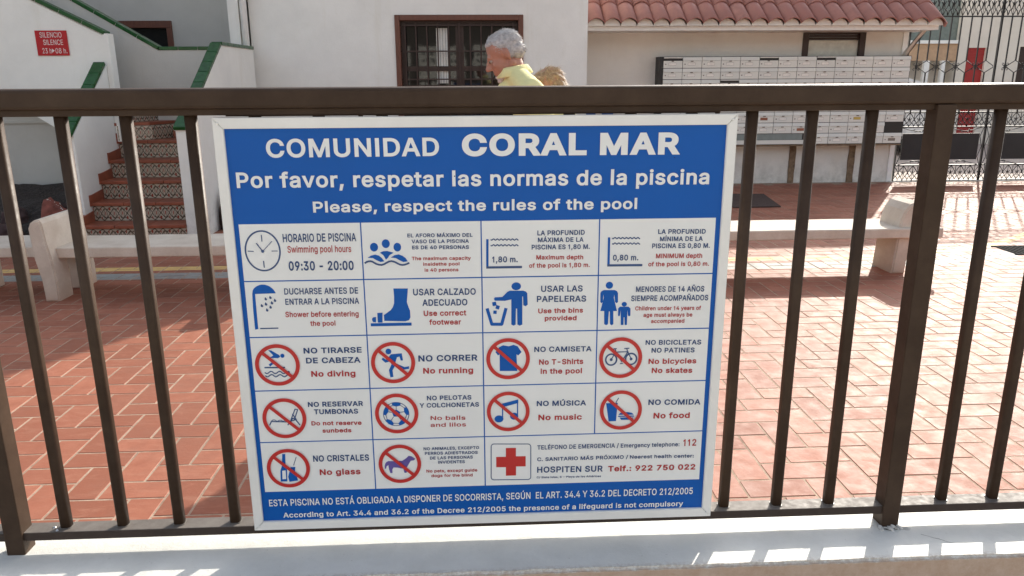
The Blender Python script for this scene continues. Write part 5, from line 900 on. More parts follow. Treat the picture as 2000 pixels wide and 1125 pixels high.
# ---------------------------------------------------------------- mailboxes
bank = empty('mailbox_bank', (4.85, 9.55, .58), 'bank of cream apartment mailboxes in eight rows under the red tiled roof', 'mailboxes')
BX0, BW, BH, BZ1, BY = 3.105, .268, .1497, 1.778, 9.42
boxo('cabinet', BX0-.052, BX0+13*BW+.01, BY+.012, 9.668, BZ1-8*BH-.006, BZ1+.004, M_BLACK, bank)
boxo('cabinet_ledge', BX0-.05, BX0+13*BW, BY-.004, BY+.014, BZ1-8*BH-.026, BZ1-8*BH-.007, M_BATTEN, bank)
def mailbox(kind, lab):
    bm = nb(); g = .0035; h1 = .050
    # door
    box(bm, g, BW-g, 0, .014, g-BH, -h1-g/2, .0015, 1)
    if kind == 'open':
        box(bm, g, BW-g, -.012, .002, -.018, -g, .001, 1)
        box(bm, g, BW-g, .004, .012, -h1, -.019, mi=1)  # black strip painted for the dark inside behind the raised flap
    elif kind == 'hollow':
        bm.free(); bm = nb(); box(bm, g, BW-g, .004, .012, g-BH, -g, mi=1)  # solid black slab in place of a shaded empty compartment
    else:
        v = box(bm, g, BW-g, .0, .014, -h1, -g, 0); 
        for q in v:
            if q.co.z < -.03 and q.co.y < .001: q.co.y = -.010
    if kind != 'hollow':
        box(bm, .112, .146, -.0105 if kind != 'open' else -.001, .001, -h1-.014, -h1-.001, mi=3)
        box(bm, .075, .175, -.0012, 0, -.112, -.078, mi=lab)
        box(bm, .073, .177, -.0006, .0002, -.114, -.076, mi=3)
        for k in range(1):
            c0 = [bm.verts.new((.032+.0085*cos(a*pi/4), -.003, -.097+.0085*sin(a*pi/4))) for a in range(8)]; c1 = [bm.verts.new((v.co.x, .001, v.co.z)) for v in c0]
            f = bm.faces.new(c0); f.material_index = 4
            for a in range(8): bm.faces.new((c0[a], c1[a], c1[(a+1) % 8], c0[(a+1) % 8])).material_index = 4
    me = bpy.data.meshes.new('mailbox'); bmesh.ops.recalc_face_normals(bm, faces=bm.faces); bm.to_mesh(me); bm.free()
    for mm in (M_MAIL, M_BLACK, M_LABELP, M_KEY, M_KEY, M_RUST, M_YLABEL): me.materials.append(mm)
    return me
MB = {k: mailbox(*k) for k in (('n',2),('open',2),('hollow',2),('n',5),('n',6),('n',3))}
special = {(0,0):('open',2), (0,5):('open',2), (0,8):('open',2), (2,3):('open',2), (5,5):('n',5), (5,10):('n',6), (6,7):('n',5), (6,12):('hollow',2), (7,12):('n',3)}
R = random.Random(4)
for r in range(8):
    for c_ in range(13):
        if r == 7 and c_ in (4, 5, 6, 7): continue
        me = MB[special.get((r, c_), ('n', 2))]
        o = bpy.data.objects.new('mailbox', me); link(o, bank); o.location = Vector((BX0+BW*c_, BY+R.uniform(-.0015,.0015), BZ1-BH*r))-Vector(bank.location)
M_GT = simple('grey_green_metal', (.20, .24, .23), .4)
boxo('parcel_slot', BX0+4*BW+.004, BX0+7.6*BW, BY+.004, BY+.013, BZ1-7*BH-.085, BZ1-7*BH-.004, M_GT, bank)
boxo('parcel_sill', BX0+4*BW+.004, BX0+8*BW-.004, BY-.012, BY+.012, BZ1-8*BH+.003, BZ1-7*BH-.090, M_MAIL, bank)
boxo('parcel_slot', BX0+7.6*BW+.003, BX0+8*BW-.004, BY+.003, BY+.013, BZ1-7*BH-.085, BZ1-7*BH-.004, M_BLACK, bank)
# ================================================================ BENCHES
def bench(name, X0, X1, Y0, lab, left_arm, right_arm, ov=0):
    b = empty(name, ((X0+X1)/2, Y0+.2, 0), lab, 'bench', 'pale concrete benches in a row on the plaza')
    bm = nb(); box(bm, X0-(0 if left_arm else .12), X1+ov, Y0, Y0+.46, .290, .367, .010, 3)
    bmesh.ops.subdivide_edges(bm, edges=[e for e in bm.edges if abs(e.verts[0].co.x-e.verts[1].co.x) > .5], cuts=26)
    for v in bm.verts: v.co.z += .0025*noise.noise(v.co*5); v.co.y += .003*noise.noise(v.co*4+Vector((3,3,3)))
    mobj('seat', bm, M_CONC, b, smooth=False)
    for s, xe, has in ((-1, X0, left_arm), (1, X1, right_arm)):
        if not has: continue
        # gently curved end plate, outward = s : (distance outward from the seat end, z)
        inn = [(-.024,0),(-.024,.15),(-.018,.24),(-.010,.307),(.007,.423),(.014,.50),(.020,.555)]
        out = [(.034,.582),(.066,.580),(.096,.560),(.114,.522),(.113,.436),(.106,.309),(.092,.23),(.079,.154),(.076,0)]
        if s > 0: # the right arm seen here: squat foot, block above the seat
            inn = [(-.170,0),(-.166,.08),(-.158,.2),(-.152,.288),(-.150,.37),(-.140,.43),(-.118,.50),(-.080,.548)]
            out = [(-.020,.568),(.030,.545),(.052,.495),(.030,.43),(-.015,.37),(-.042,.288),(-.050,.18),(-.058,.08),(-.063,0)]
        pts = [(xe+s*a, z) for a, z in inn+out]; bm = nb(); ya, yb = Y0-.09, Y0+.48
        if s > 0: ya, yb = Y0+.045, Y0+.36
        fs = prism(bm, pts, 'y', ya, yb)
        if s < 0:
            bm.free(); bm = nb(); up_ = [p for p in pts if p[1] > .25]; lo = [p for p in pts if p[1] < .26]
            zc = .262; xi = xe+s*-.016; xo = xe+s*.098
            prism(bm, [(xi, zc)]+up_+[(xo, zc)], 'y', ya, yb)
            lo2 = [(xe+s*-.024, 0), (xe+s*-.024, .15), (xi, zc), (xo, zc), (xe+s*.079, .154), (xe+s*.076, 0)]
            prism(bm, lo2, 'y', ya+.001, ya+.20); prism(bm, lo2, 'y', yb-.20, yb-.001)
        bmesh.ops.bevel(bm, geom=[e for e in bm.edges if abs(e.verts[0].co.y-e.verts[1].co.y) < 1e-5 and abs(e.verts[0].co.z-.262)+abs(e.verts[1].co.z-.262) > .01], offset=.012, segments=3, affect='EDGES')
        bmesh.ops.triangulate(bm, faces=[f for f in bm.faces if len(f.verts) > 4])
        for v in bm.verts: v.co += Vector((noise.noise(v.co*8), noise.noise(v.co*8+Vector((9,0,0))), 0))*.003
        o = mobj('arm_support', bm, M_CONC, b, smooth=False)
    bm = nb(); xx = X0+.45 if X1 > 0 else X1-.45; box(bm, xx-.09, xx+.09, Y0+.06, Y0+.36, 0, .289, .01, 2); mobj('leg', bm, M_CONC, b)
    return b
bench('concrete_bench', -2.475, -.72, 3.97, 'left concrete bench with rounded arm standing in the shade before the stairs', True, True)
bench('concrete_bench', 1.5, 3.93, 4.21, 'right concrete bench with sunlit white seat top before the mailboxes', True, True, .18)
bench('concrete_bench', -4.9, -2.75, 4.02, 'far left concrete bench cut off by the picture edge', True, False, .12)
# ================================================================ SMALL GROUND THINGS
M_MAT = simple('brown_rubber_mat', (.075, .052, .045), .85, .2, .2, 30, .8, 220)
bm = nb(); prism(bm, [(3.55, 7.46), (4.135, 7.484), (4.30, 8.50), (3.75, 8.55)], 'z', .003, .016); tag(mobj('door_mat', bm, M_MAT), 'dark brown mat lying on the shaded paving below the mailboxes', 'mat')
M_GRATE = simple('dull_drain_iron', (.03, .03, .03), .9, .05)
dr = empty('drain_grate', (5.45, 4.99, 0), 'dark slotted drain grate set in the paving at the right edge', 'drain')
for k in range(11): boxo('slat', 5.20+.045*k, 5.222+.045*k, 4.84, 5.14, .002, .008, M_GRATE, dr)
boxo('grate_frame', 5.17, 5.70, 4.82, 4.84, .002, .009, M_GRATE, dr); boxo('grate_frame', 5.17, 5.70, 5.14, 5.16, .002, .009, M_GRATE, dr)
# ================================================================ ENTRANCE GATE
MG = M_IRON; GY = 9.65
def gate(x0, n, lab, sgnx=1):
    gt = empty('iron_gate', (x0+n*.1445/2, GY, 0), lab, 'gate', 'leaves of the wrought iron entrance gate'); p = .1445
    def rel(v): return Vector(v)-Vector(gt.location)
    x1 = x0+n*p
    for z in (2.64, 2.313, .9965, .790, .236, .012): boxo('frame_rail', x0, x1, GY-.014, GY+.014, z-.009, z+.009, MG, gt)
    for x in (x0, x1): boxo('frame_stile', x-.007, x+.007, GY-.016, GY+.016, 0, 2.66, MG, gt)
    # frieze motif
    def motif(h, k=1.0):
        bm = nb(); w = p/2
        tube(bm, [(-w,0,h), (-w*.5,0,h*.80), (0,0,h*.52), (w*.5,0,h*.80), (w,0,h)], .0060*k, 4)
        tube(bm, [(-w*.55,0,h*.62), (-w*.85,0,h*.48), (-w*.70,0,h*.30), (-w*.25,0,h*.22), (0,0,h*.02)], .0055*k, 4)
        tube(bm, [(w*.55,0,h*.62), (w*.85,0,h*.48), (w*.70,0,h*.30), (w*.25,0,h*.22), (0,0,h*.02)], .0055*k, 4)
        tube(bm, [(-w,0,0), (-w*.5,0,h*.26), (0,0,h*.52), (0,0,h*.98)], .0055, 4); tube(bm, [(w,0,0), (w*.5,0,h*.26), (0,0,h*.52)], .0055, 4)
        tube(bm, [(0,0,h*.40), (0,0,h*.50), (0,0,h*.60)], .012, 5, taper=[.3, 1, .3]); tube(bm, [(-w,0,h*.45), (-w,0,h*.56), (-w,0,h*.68)], .011, 5, taper=[.3, 1, .3]); tube(bm, [(-w,0,0), (-w,0,h)], .004, 4)
        return bm
    for z0, h in ((2.322, .31), (.799, .19), (.021, .207)):
        q = mobj('frieze_scroll', motif(h, 1.45 if z0 > 2 else 1.1), MG, gt, rel=False); q.location = rel((x0+p/2, GY, z0))
        for i in range(1, n): inst(q, loc=rel((x0+p*(i+.5), GY, z0)))
    # bars with lozenges
    bm = nb(); box(bm, -.0075, .0075, -.0075, .0075, 0, 1.30); bar = mobj('bar', bm, MG, gt, rel=False); bar.location = rel((x0+p, GY, 1.005))
    bm = nb(); zc = 1.633-1.005; box(bm, -.0075, .0075, -.0075, .0075, 0, zc-.085); box(bm, -.0075, .0075, -.0075, .0075, zc+.085, 1.30)
    for s in (-1, 1): tube(bm, [(0,0,zc+.085), (s*p*.80,0,zc+.012), (s*p*.80,0,zc-.012), (0,0,zc-.085)], .0062, 4)
    loz = mobj('lozenge_bar', bm, MG, gt, rel=False); loz.location = rel((x0+2*p, GY, 1.005))
    bm = nb(); box(bm, -.016, .016, -.014, .014, -.03, .03, .004, 1)
    for sx in (-1, 1):
        for sz in (-1, 1): tube(bm, [(sx*.012,0,sz*.010), (sx*.035,0,sz*.018), (sx*.048,0,sz*.036), (sx*.036,0,sz*.052), (sx*.022,0,sz*.042), (sx*.028,0,sz*.032)], .0050, 4)
    node = mobj('scroll_node', bm, MG, gt, rel=False); node.location = rel((x0+p, GY, 1.633))
    for i in range(3, n):
        inst(bar if i % 2 else loz, loc=rel((x0+p*i, GY, 1.005)))
        if i % 2: inst(node, loc=rel((x0+p*i, GY, 1.633)))
    # sheet panel with scroll struts
    boxo('sheet_panel', x0+.075, x1-.075, GY-.006, GY+.006, .317, .697, M_PANEL, gt)
    for xx in (x0+.0, x1-.0):
        s = 1 if xx == x0 else -1
        bm = nb(); tube(bm, [(xx+s*.02, GY, .24), (xx+s*.065, GY, .36), (xx+s*.02, GY, .505), (xx+s*.065, GY, .65), (xx+s*.02, GY, .78)], .0055, 4); mobj('scroll_strut', bm, MG, gt)
        for zz, sz in ((.78, -1), (.245, 1)):
            for off in (.25, .95):
                bm = nb(); tube(bm, [(xx+s*(off+.30), GY, zz), (xx+s*(off+.16), GY, zz+sz*.035), (xx+s*off, GY, zz+sz*.06), (xx+s*(off-.03), GY, zz+sz*.04), (xx+s*(off), GY, zz+sz*.025)], .0055, 4); mobj('scroll', bm, MG, gt)
    return gt
gate(6.66, 9, 'left leaf of the black wrought iron gate beside the mailbox porch')
gate(7.966, 9, 'right leaf of the black wrought iron gate beside the big rail post')
gp = boxo('gate_sill', 6.60, 9.6, 9.6, 9.72, -.01, .008, M_WALL2); tag(gp, 'pale stone threshold strip under the iron gate', 'threshold')
gpost = boxo('gate_pier', 9.38, 9.72, 9.45, 9.85, 0, 2.9, M_WALL, None); tag(gpost, 'white plastered pier at the right end of the iron gate', 'pier')
# ================================================================ STREET BEYOND THE GATE
M_ROAD = simple('pale_street_paving', (.46, .38, .33), .8, .3, .12, 3)
tag(boxo('street', -70, 90, 9.73, 22, -.02, .0, M_ROAD), kind='structure')
M_BEIGE = plaster('beige_plaster', (.76, .70, .61), .1); M_ORANGE = simple('ochre_plaster', (.48, .32, .20), .8); M_REDDOOR = simple('red_painted_door', (.36, .018, .016), .5)
sh = empty('street_house', (12, 16.5, 0), 'beige house across the street with a red door behind the gate bars', 'house')
M_GG = simple('green_grey_glass', (.16, .19, .17), .2)
bm = nb(); box(bm, 9.6, 10.1, 15.9, 18, 0, 3.35); box(bm, 11.24, 11.47, 15.9, 18, 0, 3.35); box(bm, 11.90, 12.67, 15.9, 18, 0, 3.35); box(bm, 13.6, 24, 15.9, 18, 0, 3.35)
box(bm, 11.47, 11.90, 15.9, 18, 2.11, 3.35); box(bm, 12.67, 13.6, 15.9, 18, 2.13, 3.35); box(bm, 12.67, 13.6, 15.9, 18, 0, .9); box(bm, 10.1, 11.24, 16.2, 18, 3.2, 3.35); box(bm, 10.1, 11.24, 16.5, 18, 0, 3.2)
mobj('wall', bm, M_BEIGE, sh)
boxo('window', 10.1, 11.24, 16.0, 16.1, 2.27, 3.2, M_GG, sh); boxo('window_sill', 10.1, 11.24, 15.85, 16.1, 2.20, 2.27, M_FRAME, sh); boxo('parapet', 10.1, 11.24, 15.92, 16.1, 1.84, 2.20, M_ORANGE, sh)
boxo('door', 11.47, 11.90, 15.96, 16.02, 0, 2.11, M_REDDOOR, sh); boxo('window', 12.67, 13.6, 15.98, 16.02, .9, 2.13, M_DARKWOOD, sh); boxo('window_sill', 12.62, 13.65, 15.84, 15.9, .84, .9, M_FRAME, sh)
for k in range(5): boxo('door_moulding', 11.50, 11.87, 15.945, 15.962, 2.05-.06*k, 2.065-.06*k, M_REDDOOR, sh)
boxo('pillar', 10.50, 10.62, 15.86, 15.95, 0, 1.84, M_FRAME, sh); boxo('pillar', 10.9, 10.98, 15.86, 15.95, 0, 1.84, M_FRAME, sh)
car = empty('parked_car', (7.75, 14.2, 0), 'white parked car in the street, its roof just seen between the gate bars', 'car')
M_C = simple('white_car_paint', (.66, .66, .66), .3, .5); cx_ = 7.75
bodyp = [(-2.05,.32),(-2.1,.60),(-2.0,.86),(-1.2,.98),(-.65,1.42),(-.3,1.50),(1.0,1.50),(1.35,1.40),(1.95,1.02),(2.12,.86),(2.12,.45),(2.02,.30)]
bm = nb(); prism(bm, [(cx_+a, z) for a, z in bodyp], 'y', 13.4, 15.05)
bmesh.ops.bevel(bm, geom=list(bm.edges), offset=.04, segments=3, affect='EDGES'); mobj('body', bm, M_C, car)
for pts in ([(-1.02,1.0),(-.58,1.38),(.10,1.42),(.10,1.0)], [(.18,1.0),(.18,1.42),(.95,1.42),(1.24,1.34),(1.60,1.03)]):
    bm = nb(); prism(bm, [(cx_+a, z) for a, z in pts], 'y', 13.388, 13.402); mobj('side_window', bm, M_GLASS, car)
for wx in (-1.3, 1.35):
    for wy in (13.55, 14.9):
        bm = nb(); tube(bm, [(cx_+wx, wy-.11, .32), (cx_+wx, wy+.11, .32)], .32, 20); w_ = mobj('wheel', bm, M_BLACK, car)
        bm = nb(); tube(bm, [(cx_+wx, wy-.118, .32), (cx_+wx, wy-.10, .32)], .19, 14); mobj('rim', bm, M_STEEL, w_)
# trees behind the street house
M_BARK = simple('tree_bark', (.10, .07, .05), .9)
def m_leaf():
    t = NT('dark_green_leaf', .6, .4); t.base(t.mix(t.island(), (.018, .050, .014), (.055, .11, .030))); return t.m
M_LEAF = m_leaf()
for k, (x, y, h, lab) in enumerate(((13.0, 21.0, 5.6, 'dark green tree behind the beige house, left of the pair'), (17.2, 21.4, 5.9, 'dark green tree behind the beige house, right of the pair'))):
    tr = empty('street_tree', (x, y, 0), lab, 'tree', 'trees behind the street house')
    bm = nb(); tube(bm, [(x,y,0),(x+.1,y,1.5),(x,y,3)], .18, 8, taper=[1.2,1,.8])
    for a in range(5): tube(bm, [(x,y,2.8),(x+.7*cos(a*1.25),y+.7*sin(a*1.25),4.0),(x+1.4*cos(a*1.25),y+1.4*sin(a*1.25),4.9)], .08, 6, taper=[1,.7,.3])
    mobj('trunk', bm, M_BARK, tr)
    R = random.Random(k+20); vv, ff = [], []; cl = [(R.uniform(-2.3,2.3), R.uniform(-1.7,1.7), R.uniform(2.5,h), R.uniform(.5,1.0)) for _ in range(44)]
    for _ in range(20000):
        c = R.choice(cl); d = Vector((R.gauss(0,1), R.gauss(0,1), R.gauss(0,.8))).normalized()*c[3]*R.uniform(.5,1.05)
        p = Vector((x+c[0], y+c[1], c[2]))+d; a = Vector((R.uniform(-1,1), R.uniform(-1,1), R.uniform(-1,1))).normalized(); b = a.orthogonal().normalized(); s2 = R.uniform(.04,.09); n0 = len(vv)
        vv += [p-a*s2, p+b*s2*.45, p+a*s2, p-b*s2*.45]; ff.append((n0, n0+1, n0+2, n0+3))
    me = bpy.data.meshes.new('crown'); me.from_pydata(vv, [], ff); me.materials.append(M_LEAF); o = bpy.data.objects.new('crown', me); link(o, tr); o.location = -Vector(tr.location)
# ================================================================ APARTMENTS ACROSS THE POOL (mirrored in the door glass)
ap = empty('apartment_block', (0, -26, 0), 'white apartment block across the pool mirrored in the door glass', 'building')
M_DULL = simple('darkened_render', (.10, .085, .07), .8)  # wall colour darkened so the upper door panes mirror dark
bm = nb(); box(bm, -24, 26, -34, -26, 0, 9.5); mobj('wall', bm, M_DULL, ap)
first = None
for k in range(24):
    bm = nb(); x = -18+1.55*k; box(bm, x, x+1.05, -25.99, -25.7, 0, 3.3); mobj('balcony_panel', bm, M_WALL, ap)
    bm = nb()
    for i in range(3):
        for j in range(3): box(bm, x+.18+.28*i, x+.32+.28*i, -25.70, -25.68, 2.0+.4*j, 2.16+.4*j)
    o = mobj('vent_block', bm, M_BLACK, ap); o['kind'] = 'stuff'

# ================================================================ PEOPLE
def sphere(bm, c, r, rot=None, sub=3):
    q = bmesh.ops.create_icosphere(bm, subdivisions=sub, radius=1)
    M = Matrix.Translation(c) @ (rot.to_matrix().to_4x4() if rot else Matrix()) @ Matrix.Diagonal((*([r]*3 if isinstance(r, (int, float)) else r), 1))
    bmesh.ops.transform(bm, matrix=M, verts=q['verts'])
def capsule(bm, a, b, ra, rb, n=16):
    a, b = Vector(a), Vector(b); sphere(bm, a, ra, sub=2); sphere(bm, b, rb, sub=2)
    d = (b-a).normalized(); u = d.orthogonal().normalized(); w = d.cross(u)
    A = [bm.verts.new(a+(u*cos(2*pi*k/n)+w*sin(2*pi*k/n))*ra) for k in range(n)]; B = [bm.verts.new(b+(u*cos(2*pi*k/n)+w*sin(2*pi*k/n))*rb) for k in range(n)]
    for k in range(n): bm.faces.new((A[k], A[(k+1) % n], B[(k+1) % n], B[k]))
    bm.faces.new(A[::-1]); bm.faces.new(B)
def remeshed(name, bm, mat, parent, vox, smooth=2, rough=0, rs=20):
    me = bpy.data.meshes.new(name); bm.to_mesh(me); bm.free(); o = bpy.data.objects.new('tmp', me); SC.collection.objects.link(o)
    md = o.modifiers.new('r', 'REMESH'); md.mode = 'VOXEL'; md.voxel_size = vox
    ms = o.modifiers.new('s', 'SMOOTH'); ms.factor = .6; ms.iterations = smooth
    dg = bpy.context.evaluated_depsgraph_get(); dg.update(); m2 = bpy.data.meshes.new_from_object(o.evaluated_get(dg)); bpy.data.objects.remove(o)
    m2.materials.clear(); m2.materials.append(mat); m2.name = name
    for v in m2.vertices:
        if rough: v.co += v.normal*rough*noise.noise(v.co*rs)
    for p in m2.polygons: p.use_smooth = True
    o = bpy.data.objects.new(name, m2); link(o, parent); return o
def m_skin(name, c):
    t = NT(name, .5, .4); t.base(t.mix(t.ramp(t.noise(30, 4), .3, .7), c, dk(c, .82))); t.b.inputs['Subsurface Weight'].default_value = .08; t.b.inputs['Subsurface Radius'].default_value = (.01, .004, .002); t.bump(t.noise(200, 4), .15, .002); return t.m
def m_cloth(name, c):
    t = NT(name, .85, .2); t.base(t.mix(t.ramp(t.noise(12, 4), .3, .7), c, dk(c, .9))); t.bump(t.math('ADD', t.noise(14, 4, .5), t.math('MULTIPLY', t.noise(400, 2), .15)), .5, .02); return t.m
def m_hair(name, a, b):
    t = NT(name, .55, .4); t.base(t.mix(t.ramp(t.noise(60, 5, .8), .38, .66), a, b)); return t.m
SKIN = m_skin('tanned_skin', (.45, .215, .15)); SKIN2 = m_skin('fair_skin', (.50, .24, .16))
POLO = m_cloth('yellow_polo_cloth', (.84, .79, .40)); TROU = m_cloth('beige_shorts_cloth', (.40, .33, .22)); DRESS = m_cloth('coral_blouse_cloth', (.55, .20, .13)); SHOE = simple('dark_shoe', (.03, .025, .02), .5)
GREY = m_hair('grey_hair', (.64, .62, .61), (.32, .31, .31)); BLOND = m_hair('blond_hair', (.62, .46, .28), (.28, .17, .09)); BEARD = m_hair('white_beard', (.66, .60, .58), (.45, .36, .33))
EYE = simple('eye_white', (.32, .24, .20), .3); IRIS = simple('dark_iris', (.03, .02, .015), .2)
def person(loc, sc, J, tilt, head, lab, hairs, cloth, skin, female=False, turn=0):
    P_ = empty('person', loc, lab, 'person'); P_.rotation_euler = (0, 0, turn); P_.scale = (sc,)*3
    V = lambda p: Vector(p)
    hc = V(head); HR = Matrix.Rotation(tilt, 4, 'Y')
    def H(p): return hc + (HR @ Vector(p).to_4d()).to_3d()
    Hq = HR.to_quaternion()
    body = nb()
    # torso
    capsule(body, J['pelvis'], J['waist'], .125, .120); capsule(body, J['waist'], J['chest'], .120, .135)
    for s in (-1, 1):
        capsule(body, J['chest'], (J['sh'][0], s*J['sh'][1]*.75, J['sh'][2]-.03), .115, .070)
        sh = (J['sh'][0], s*J['sh'][1], J['sh'][2]); el, wr = J['el%d' % (s > 0)], J['wr%d' % (s > 0)]
        capsule(body, sh, el, .052, .040); capsule(body, el, wr, .039, .026)
        hip = (J['pelvis'][0], s*.085, J['pelvis'][2]-.02); kn, an = J['kn%d' % (s > 0)], J['an%d' % (s > 0)]
        capsule(body, hip, kn, .085, .055); capsule(body, kn, an, .054, .037)
        # foot with heel and toes
        capsule(body, (an[0]+.03, an[1], an[2]-.05), (an[0]-.15, an[1], an[2]-.065), .035, .026)
        # hand: palm, four unequal bent fingers, thumb
        w_, d = V(wr), (V(wr)-V(el)).normalized(); fwd = Vector((-1,0,0)); fwd = (fwd-d*fwd.dot(d)).normalized(); side = d.cross(fwd)
        sphere(body, w_+d*.045, (.020,.042,.048), Matrix((side, fwd, d)).transposed().to_quaternion(), 2)
        for k, L in enumerate((.062, .072, .068, .052)):
            b0 = w_+d*.080+fwd*(.030-.020*k); b1 = b0+d*L*.5+side*s*.004; b2 = b1+(d*.75-side*s*.45)*L*.55
            capsule(body, b0, b1, .0088, .0080, 8); capsule(body, b1, b2, .0080, .0068, 8)
        t0_ = w_+d*.035+fwd*.034; t1_ = t0_+(d*.7+fwd*.6)*.034; capsule(body, t0_, t1_, .011, .0095, 8); capsule(body, t1_, t1_+(d*.95+fwd*.1)*.030, .0095, .0080, 8)
    capsule(body, J['neck'], H((.022, 0, -.065)), .062, .056)
    # head: cranium, face, jaw, brow, nose, lips, cheeks, ears
    sphere(body, H((.018,0,.030)), (.096,.076,.090), Hq); sphere(body, H((-.030,0,-.035)), (.060,.060,.080), Hq)
    sphere(body, H((-.052,0,-.096)), (.034,.034,.026), Hq, 2); capsule(body, H((.02,.052,-.055)), H((-.045,.024,-.098)), .022, .020); capsule(body, H((.02,-.052,-.055)), H((-.045,-.024,-.098)), .022, .020)
    capsule(body, H((-.074,.030,.018)), H((-.074,-.030,.018)), .014, .014); capsule(body, H((-.083,0,.010)), H((-.112,0,-.030)), .0085, .0125); sphere(body, H((-.100,.011,-.036)), .009, None, 2); sphere(body, H((-.100,-.011,-.036)), .009, None, 2)
    capsule(body, H((-.086,.016,-.062)), H((-.086,-.016,-.062)), .0075, .0075); capsule(body, H((-.084,.014,-.074)), H((-.084,-.014,-.074)), .008, .008)
    for s in (-1, 1):
        sphere(body, H((-.060,s*.036,-.030)), (.022,.020,.022), Hq, 2)
        sphere(body, H((.014,s*.077,-.008)), (.019,.008,.031), Hq, 2); capsule(body, H((.020,s*.084,.016)), H((.012,s*.086,-.002)), .007, .007, 8); capsule(body, H((.024,s*.085,.010)), H((.016,s*.084,-.022)), .006, .006, 8)
    remeshed('body', body, skin, P_, .0062, 3)
    for s in (-1, 1):
        e = nb(); sphere(e, H((-.0745,s*.030,-.002)), .0115, None, 2); o = mobj('eye', e, EYE, P_, True, False)
        e = nb(); sphere(e, H((-.0835,s*.031,-.002)), (.0045,.0065,.0065), Hq, 2); mobj('iris', e, IRIS, o, True, False)
    # clothes
    c = nb(); capsule(c, J['waist'], J['chest'], .140, .152); capsule(c, (J['waist'][0], 0, J['waist'][2]-.12), J['waist'], .150, .140)
    for s in (-1, 1):
        sh = (J['sh'][0], s*J['sh'][1], J['sh'][2]); el = V(J['el%d' % (s > 0)]); capsule(c, J['chest'], (J['sh'][0], s*J['sh'][1]*.75, J['sh'][2]-.03), .130, .086)
        capsule(c, sh, V(sh).lerp(el, .72), .068, .067)
        capsule(c, sh, J['neck'], .062, .066)
    if not female: capsule(c, (J['neck'][0]-.025, 0, J['neck'][2]-.085), (J['chest'][0]-.07, 0, J['chest'][2]-.03), .072, .10)
    capsule(c, (J['sh'][0]+.05, 0, J['sh'][2]-.06), (J['chest'][0]+.05, 0, J['chest'][2]), .085, .11)
    remeshed('polo_shirt' if not female else 'blouse', c, cloth, P_, .009, 3, .006, 16)
    # collar: folded band round the neck
    c = nb(); nk = V(J['neck']); dn = (H((.022,0,-.065))-nk).normalized(); a = dn.orthogonal().normalized(); b = dn.cross(a); n_ = 30
    prof_ = [(.060, .020), (.069, .046), (.078, .042), (.098, .002), (.094, -.004)]
    RR = [[c.verts.new(nk + (a*cos(2*pi*k/n_)+b*sin(2*pi*k/n_))*(r_*(1+.04*sin(k*1.3))) + dn*h_) for r_, h_ in prof_] for k in range(n_)]
    for k in range(n_):
        for j in range(len(prof_)-1): c.faces.new((RR[k][j], RR[(k+1) % n_][j], RR[(k+1) % n_][j+1], RR[k][j+1]))
    if not female: mobj('collar', c, cloth, P_, True, False)
    else: c.free()
    c = nb(); capsule(c, J['pelvis'], (J['waist'][0], 0, J['waist'][2]-.03), .146, .138)
    for s in (-1, 1):
        hip = V((J['pelvis'][0], s*.085, J['pelvis'][2]-.02)); kn, an = V(J['kn%d' % (s > 0)]), V(J['an%d' % (s > 0)]); capsule(c, hip, kn, .105, .082)
    remeshed('shorts', c, TROU, P_, .011, 2, .006, 12)
    for s in (-1, 1):
        an = J['an%d' % (s > 0)]; c = nb(); capsule(c, (an[0]+.035, an[1], .046), (an[0]-.16, an[1], .038), .044, .036); capsule(c, (an[0]-.02, an[1], .03), (an[0]-.13, an[1], .03), .043, .043)
        box(c, an[0]-.20, an[0]+.075, an[1]-.042, an[1]+.042, .0, .022, .004, 1); remeshed('shoe', c, SHOE, P_, .009, 2)
    # hair: mass plus combed strands
    R = random.Random(hairs['seed']); h = nb()
    for cc, rr in hairs['blobs']: sphere(h, H(cc), rr, Hq, 3)
    ho = remeshed('hair', h, hairs['mat'], P_, .007, 1, hairs.get('amp', .006), 42)
    vv, ff = [], []; pl = list(ho.data.polygons)
    for _ in range(hairs['n']):
        f = R.choice(pl); p = f.center.copy(); nn = f.normal
        fl = Vector(hairs['flow'](HR.inverted() @ (p-hc).to_4d())); fl = (HR @ fl.to_4d()).to_3d(); fl = (fl-nn*fl.dot(nn)*.8); fl.normalize()
        L = hairs['len']*R.uniform(.5, 1.15); s2 = fl.cross(nn).normalized()*R.uniform(.0009, .0022); jt = Vector((R.gauss(0,1), R.gauss(0,1), R.gauss(0,1)))*.18
        m1 = p+(fl+nn*hairs['lift']+jt)*L*.5; e1 = p+(fl+nn*hairs['lift']*.6+jt*1.6)*L - nn*.001
        n0 = len(vv); vv += [p-s2, p+s2, m1+s2*.8, m1-s2*.8, e1]; ff += [(n0, n0+1, n0+2, n0+3), (n0+3, n0+2, n0+4)]
    me = bpy.data.meshes.new('hair_strands'); me.from_pydata(vv, [], ff); me.materials.append(hairs['mat']); o = tag(link(bpy.data.objects.new('hair_strands', me), ho), kind='stuff')
    if 'beard' in hairs:
        h = nb()
        for cc, rr in hairs['beard']: sphere(h, H(cc), rr, Hq, 2)
        remeshed('beard', h, BEARD, P_, .005, 1, .003, 60)
    return P_
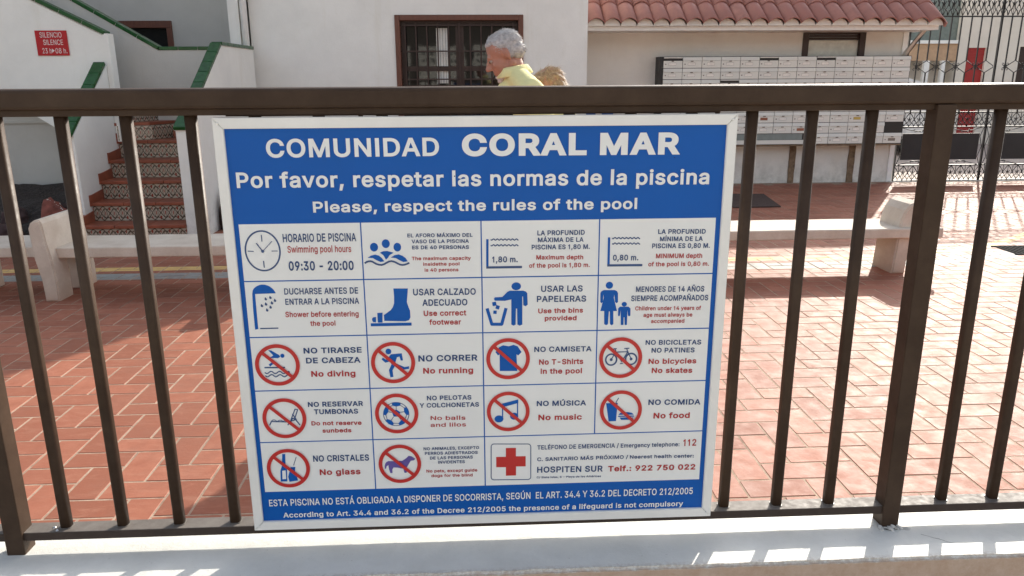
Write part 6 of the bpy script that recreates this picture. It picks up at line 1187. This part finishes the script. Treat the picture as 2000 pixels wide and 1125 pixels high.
JM = dict(pelvis=(.02,0,.93), waist=(.01,0,1.07), chest=(-.105,0,1.28), sh=(-.205,.180,1.440), neck=(-.285,0,1.520),
          el0=(-.10,-.26,1.13), wr0=(-.27,-.23,.95), el1=(-.13,.26,1.13), wr1=(-.05,.27,.88), kn0=(-.12,-.09,.50), an0=(-.20,-.09,.105), kn1=(.03,.09,.49), an1=(.22,.09,.125))
man_h = dict(seed=3, mat=GREY, blobs=[((.026,0,.042),(.093,.078,.077)), ((.062,0,-.002),(.052,.070,.060)), ((-.026,0,.080),(.042,.052,.018)), ((-.002,0,.088),(.050,.050,.030)), ((.030,.058,.010),(.040,.020,.045)), ((.030,-.058,.010),(.040,.020,.045))],
             n=6500, len=.019, lift=.12, amp=.0015, flow=lambda p: (1, 0, -.5) if p.z < .07 else (.9, p.y*4, .1),
             beard=[((-.068,0,-.108),(.028,.030,.024)), ((-.050,.026,-.098),(.030,.022,.018)), ((-.050,-.026,-.098),(.030,.022,.018)), ((-.086,0,-.086),(.010,.018,.008))])
person((.998, 2.79, 0), 1.0, JM, -.50, (-.345, 0, 1.625), 'grey haired man in a yellow polo shirt walking left with head bowed', man_h, POLO, SKIN)
JW = dict(pelvis=(.0,0,.90), waist=(.0,0,1.03), chest=(-.01,0,1.23), sh=(-.005,.165,1.345), neck=(-.01,0,1.40),
          el0=(.03,-.22,1.08), wr0=(-.05,-.24,.86), el1=(.02,.22,1.08), wr1=(-.08,.23,.88), kn0=(-.07,-.085,.49), an0=(-.10,-.085,.105), kn1=(.03,.085,.48), an1=(.16,.085,.115))
wom_h = dict(seed=8, mat=BLOND, blobs=[((.020,0,.048),(.088,.076,.072)), ((.055,0,-.010),(.058,.076,.078)), ((.030,.066,-.030),(.052,.026,.072)), ((.030,-.066,-.030),(.052,.026,.072)), ((-.046,0,.074),(.046,.056,.030))],
             n=6000, len=.040, lift=.16, amp=.010, flow=lambda p: (.4, p.y*2, -1) if p.z < .09 else (.6, p.y*6, -.1))
person((.965, 3.32, 0), .95, JW, -.25, (-.02, 0, 1.525), 'blond woman half hidden behind the shoulder of the grey haired man', wom_h, DRESS, SKIN2, True, radians(18))
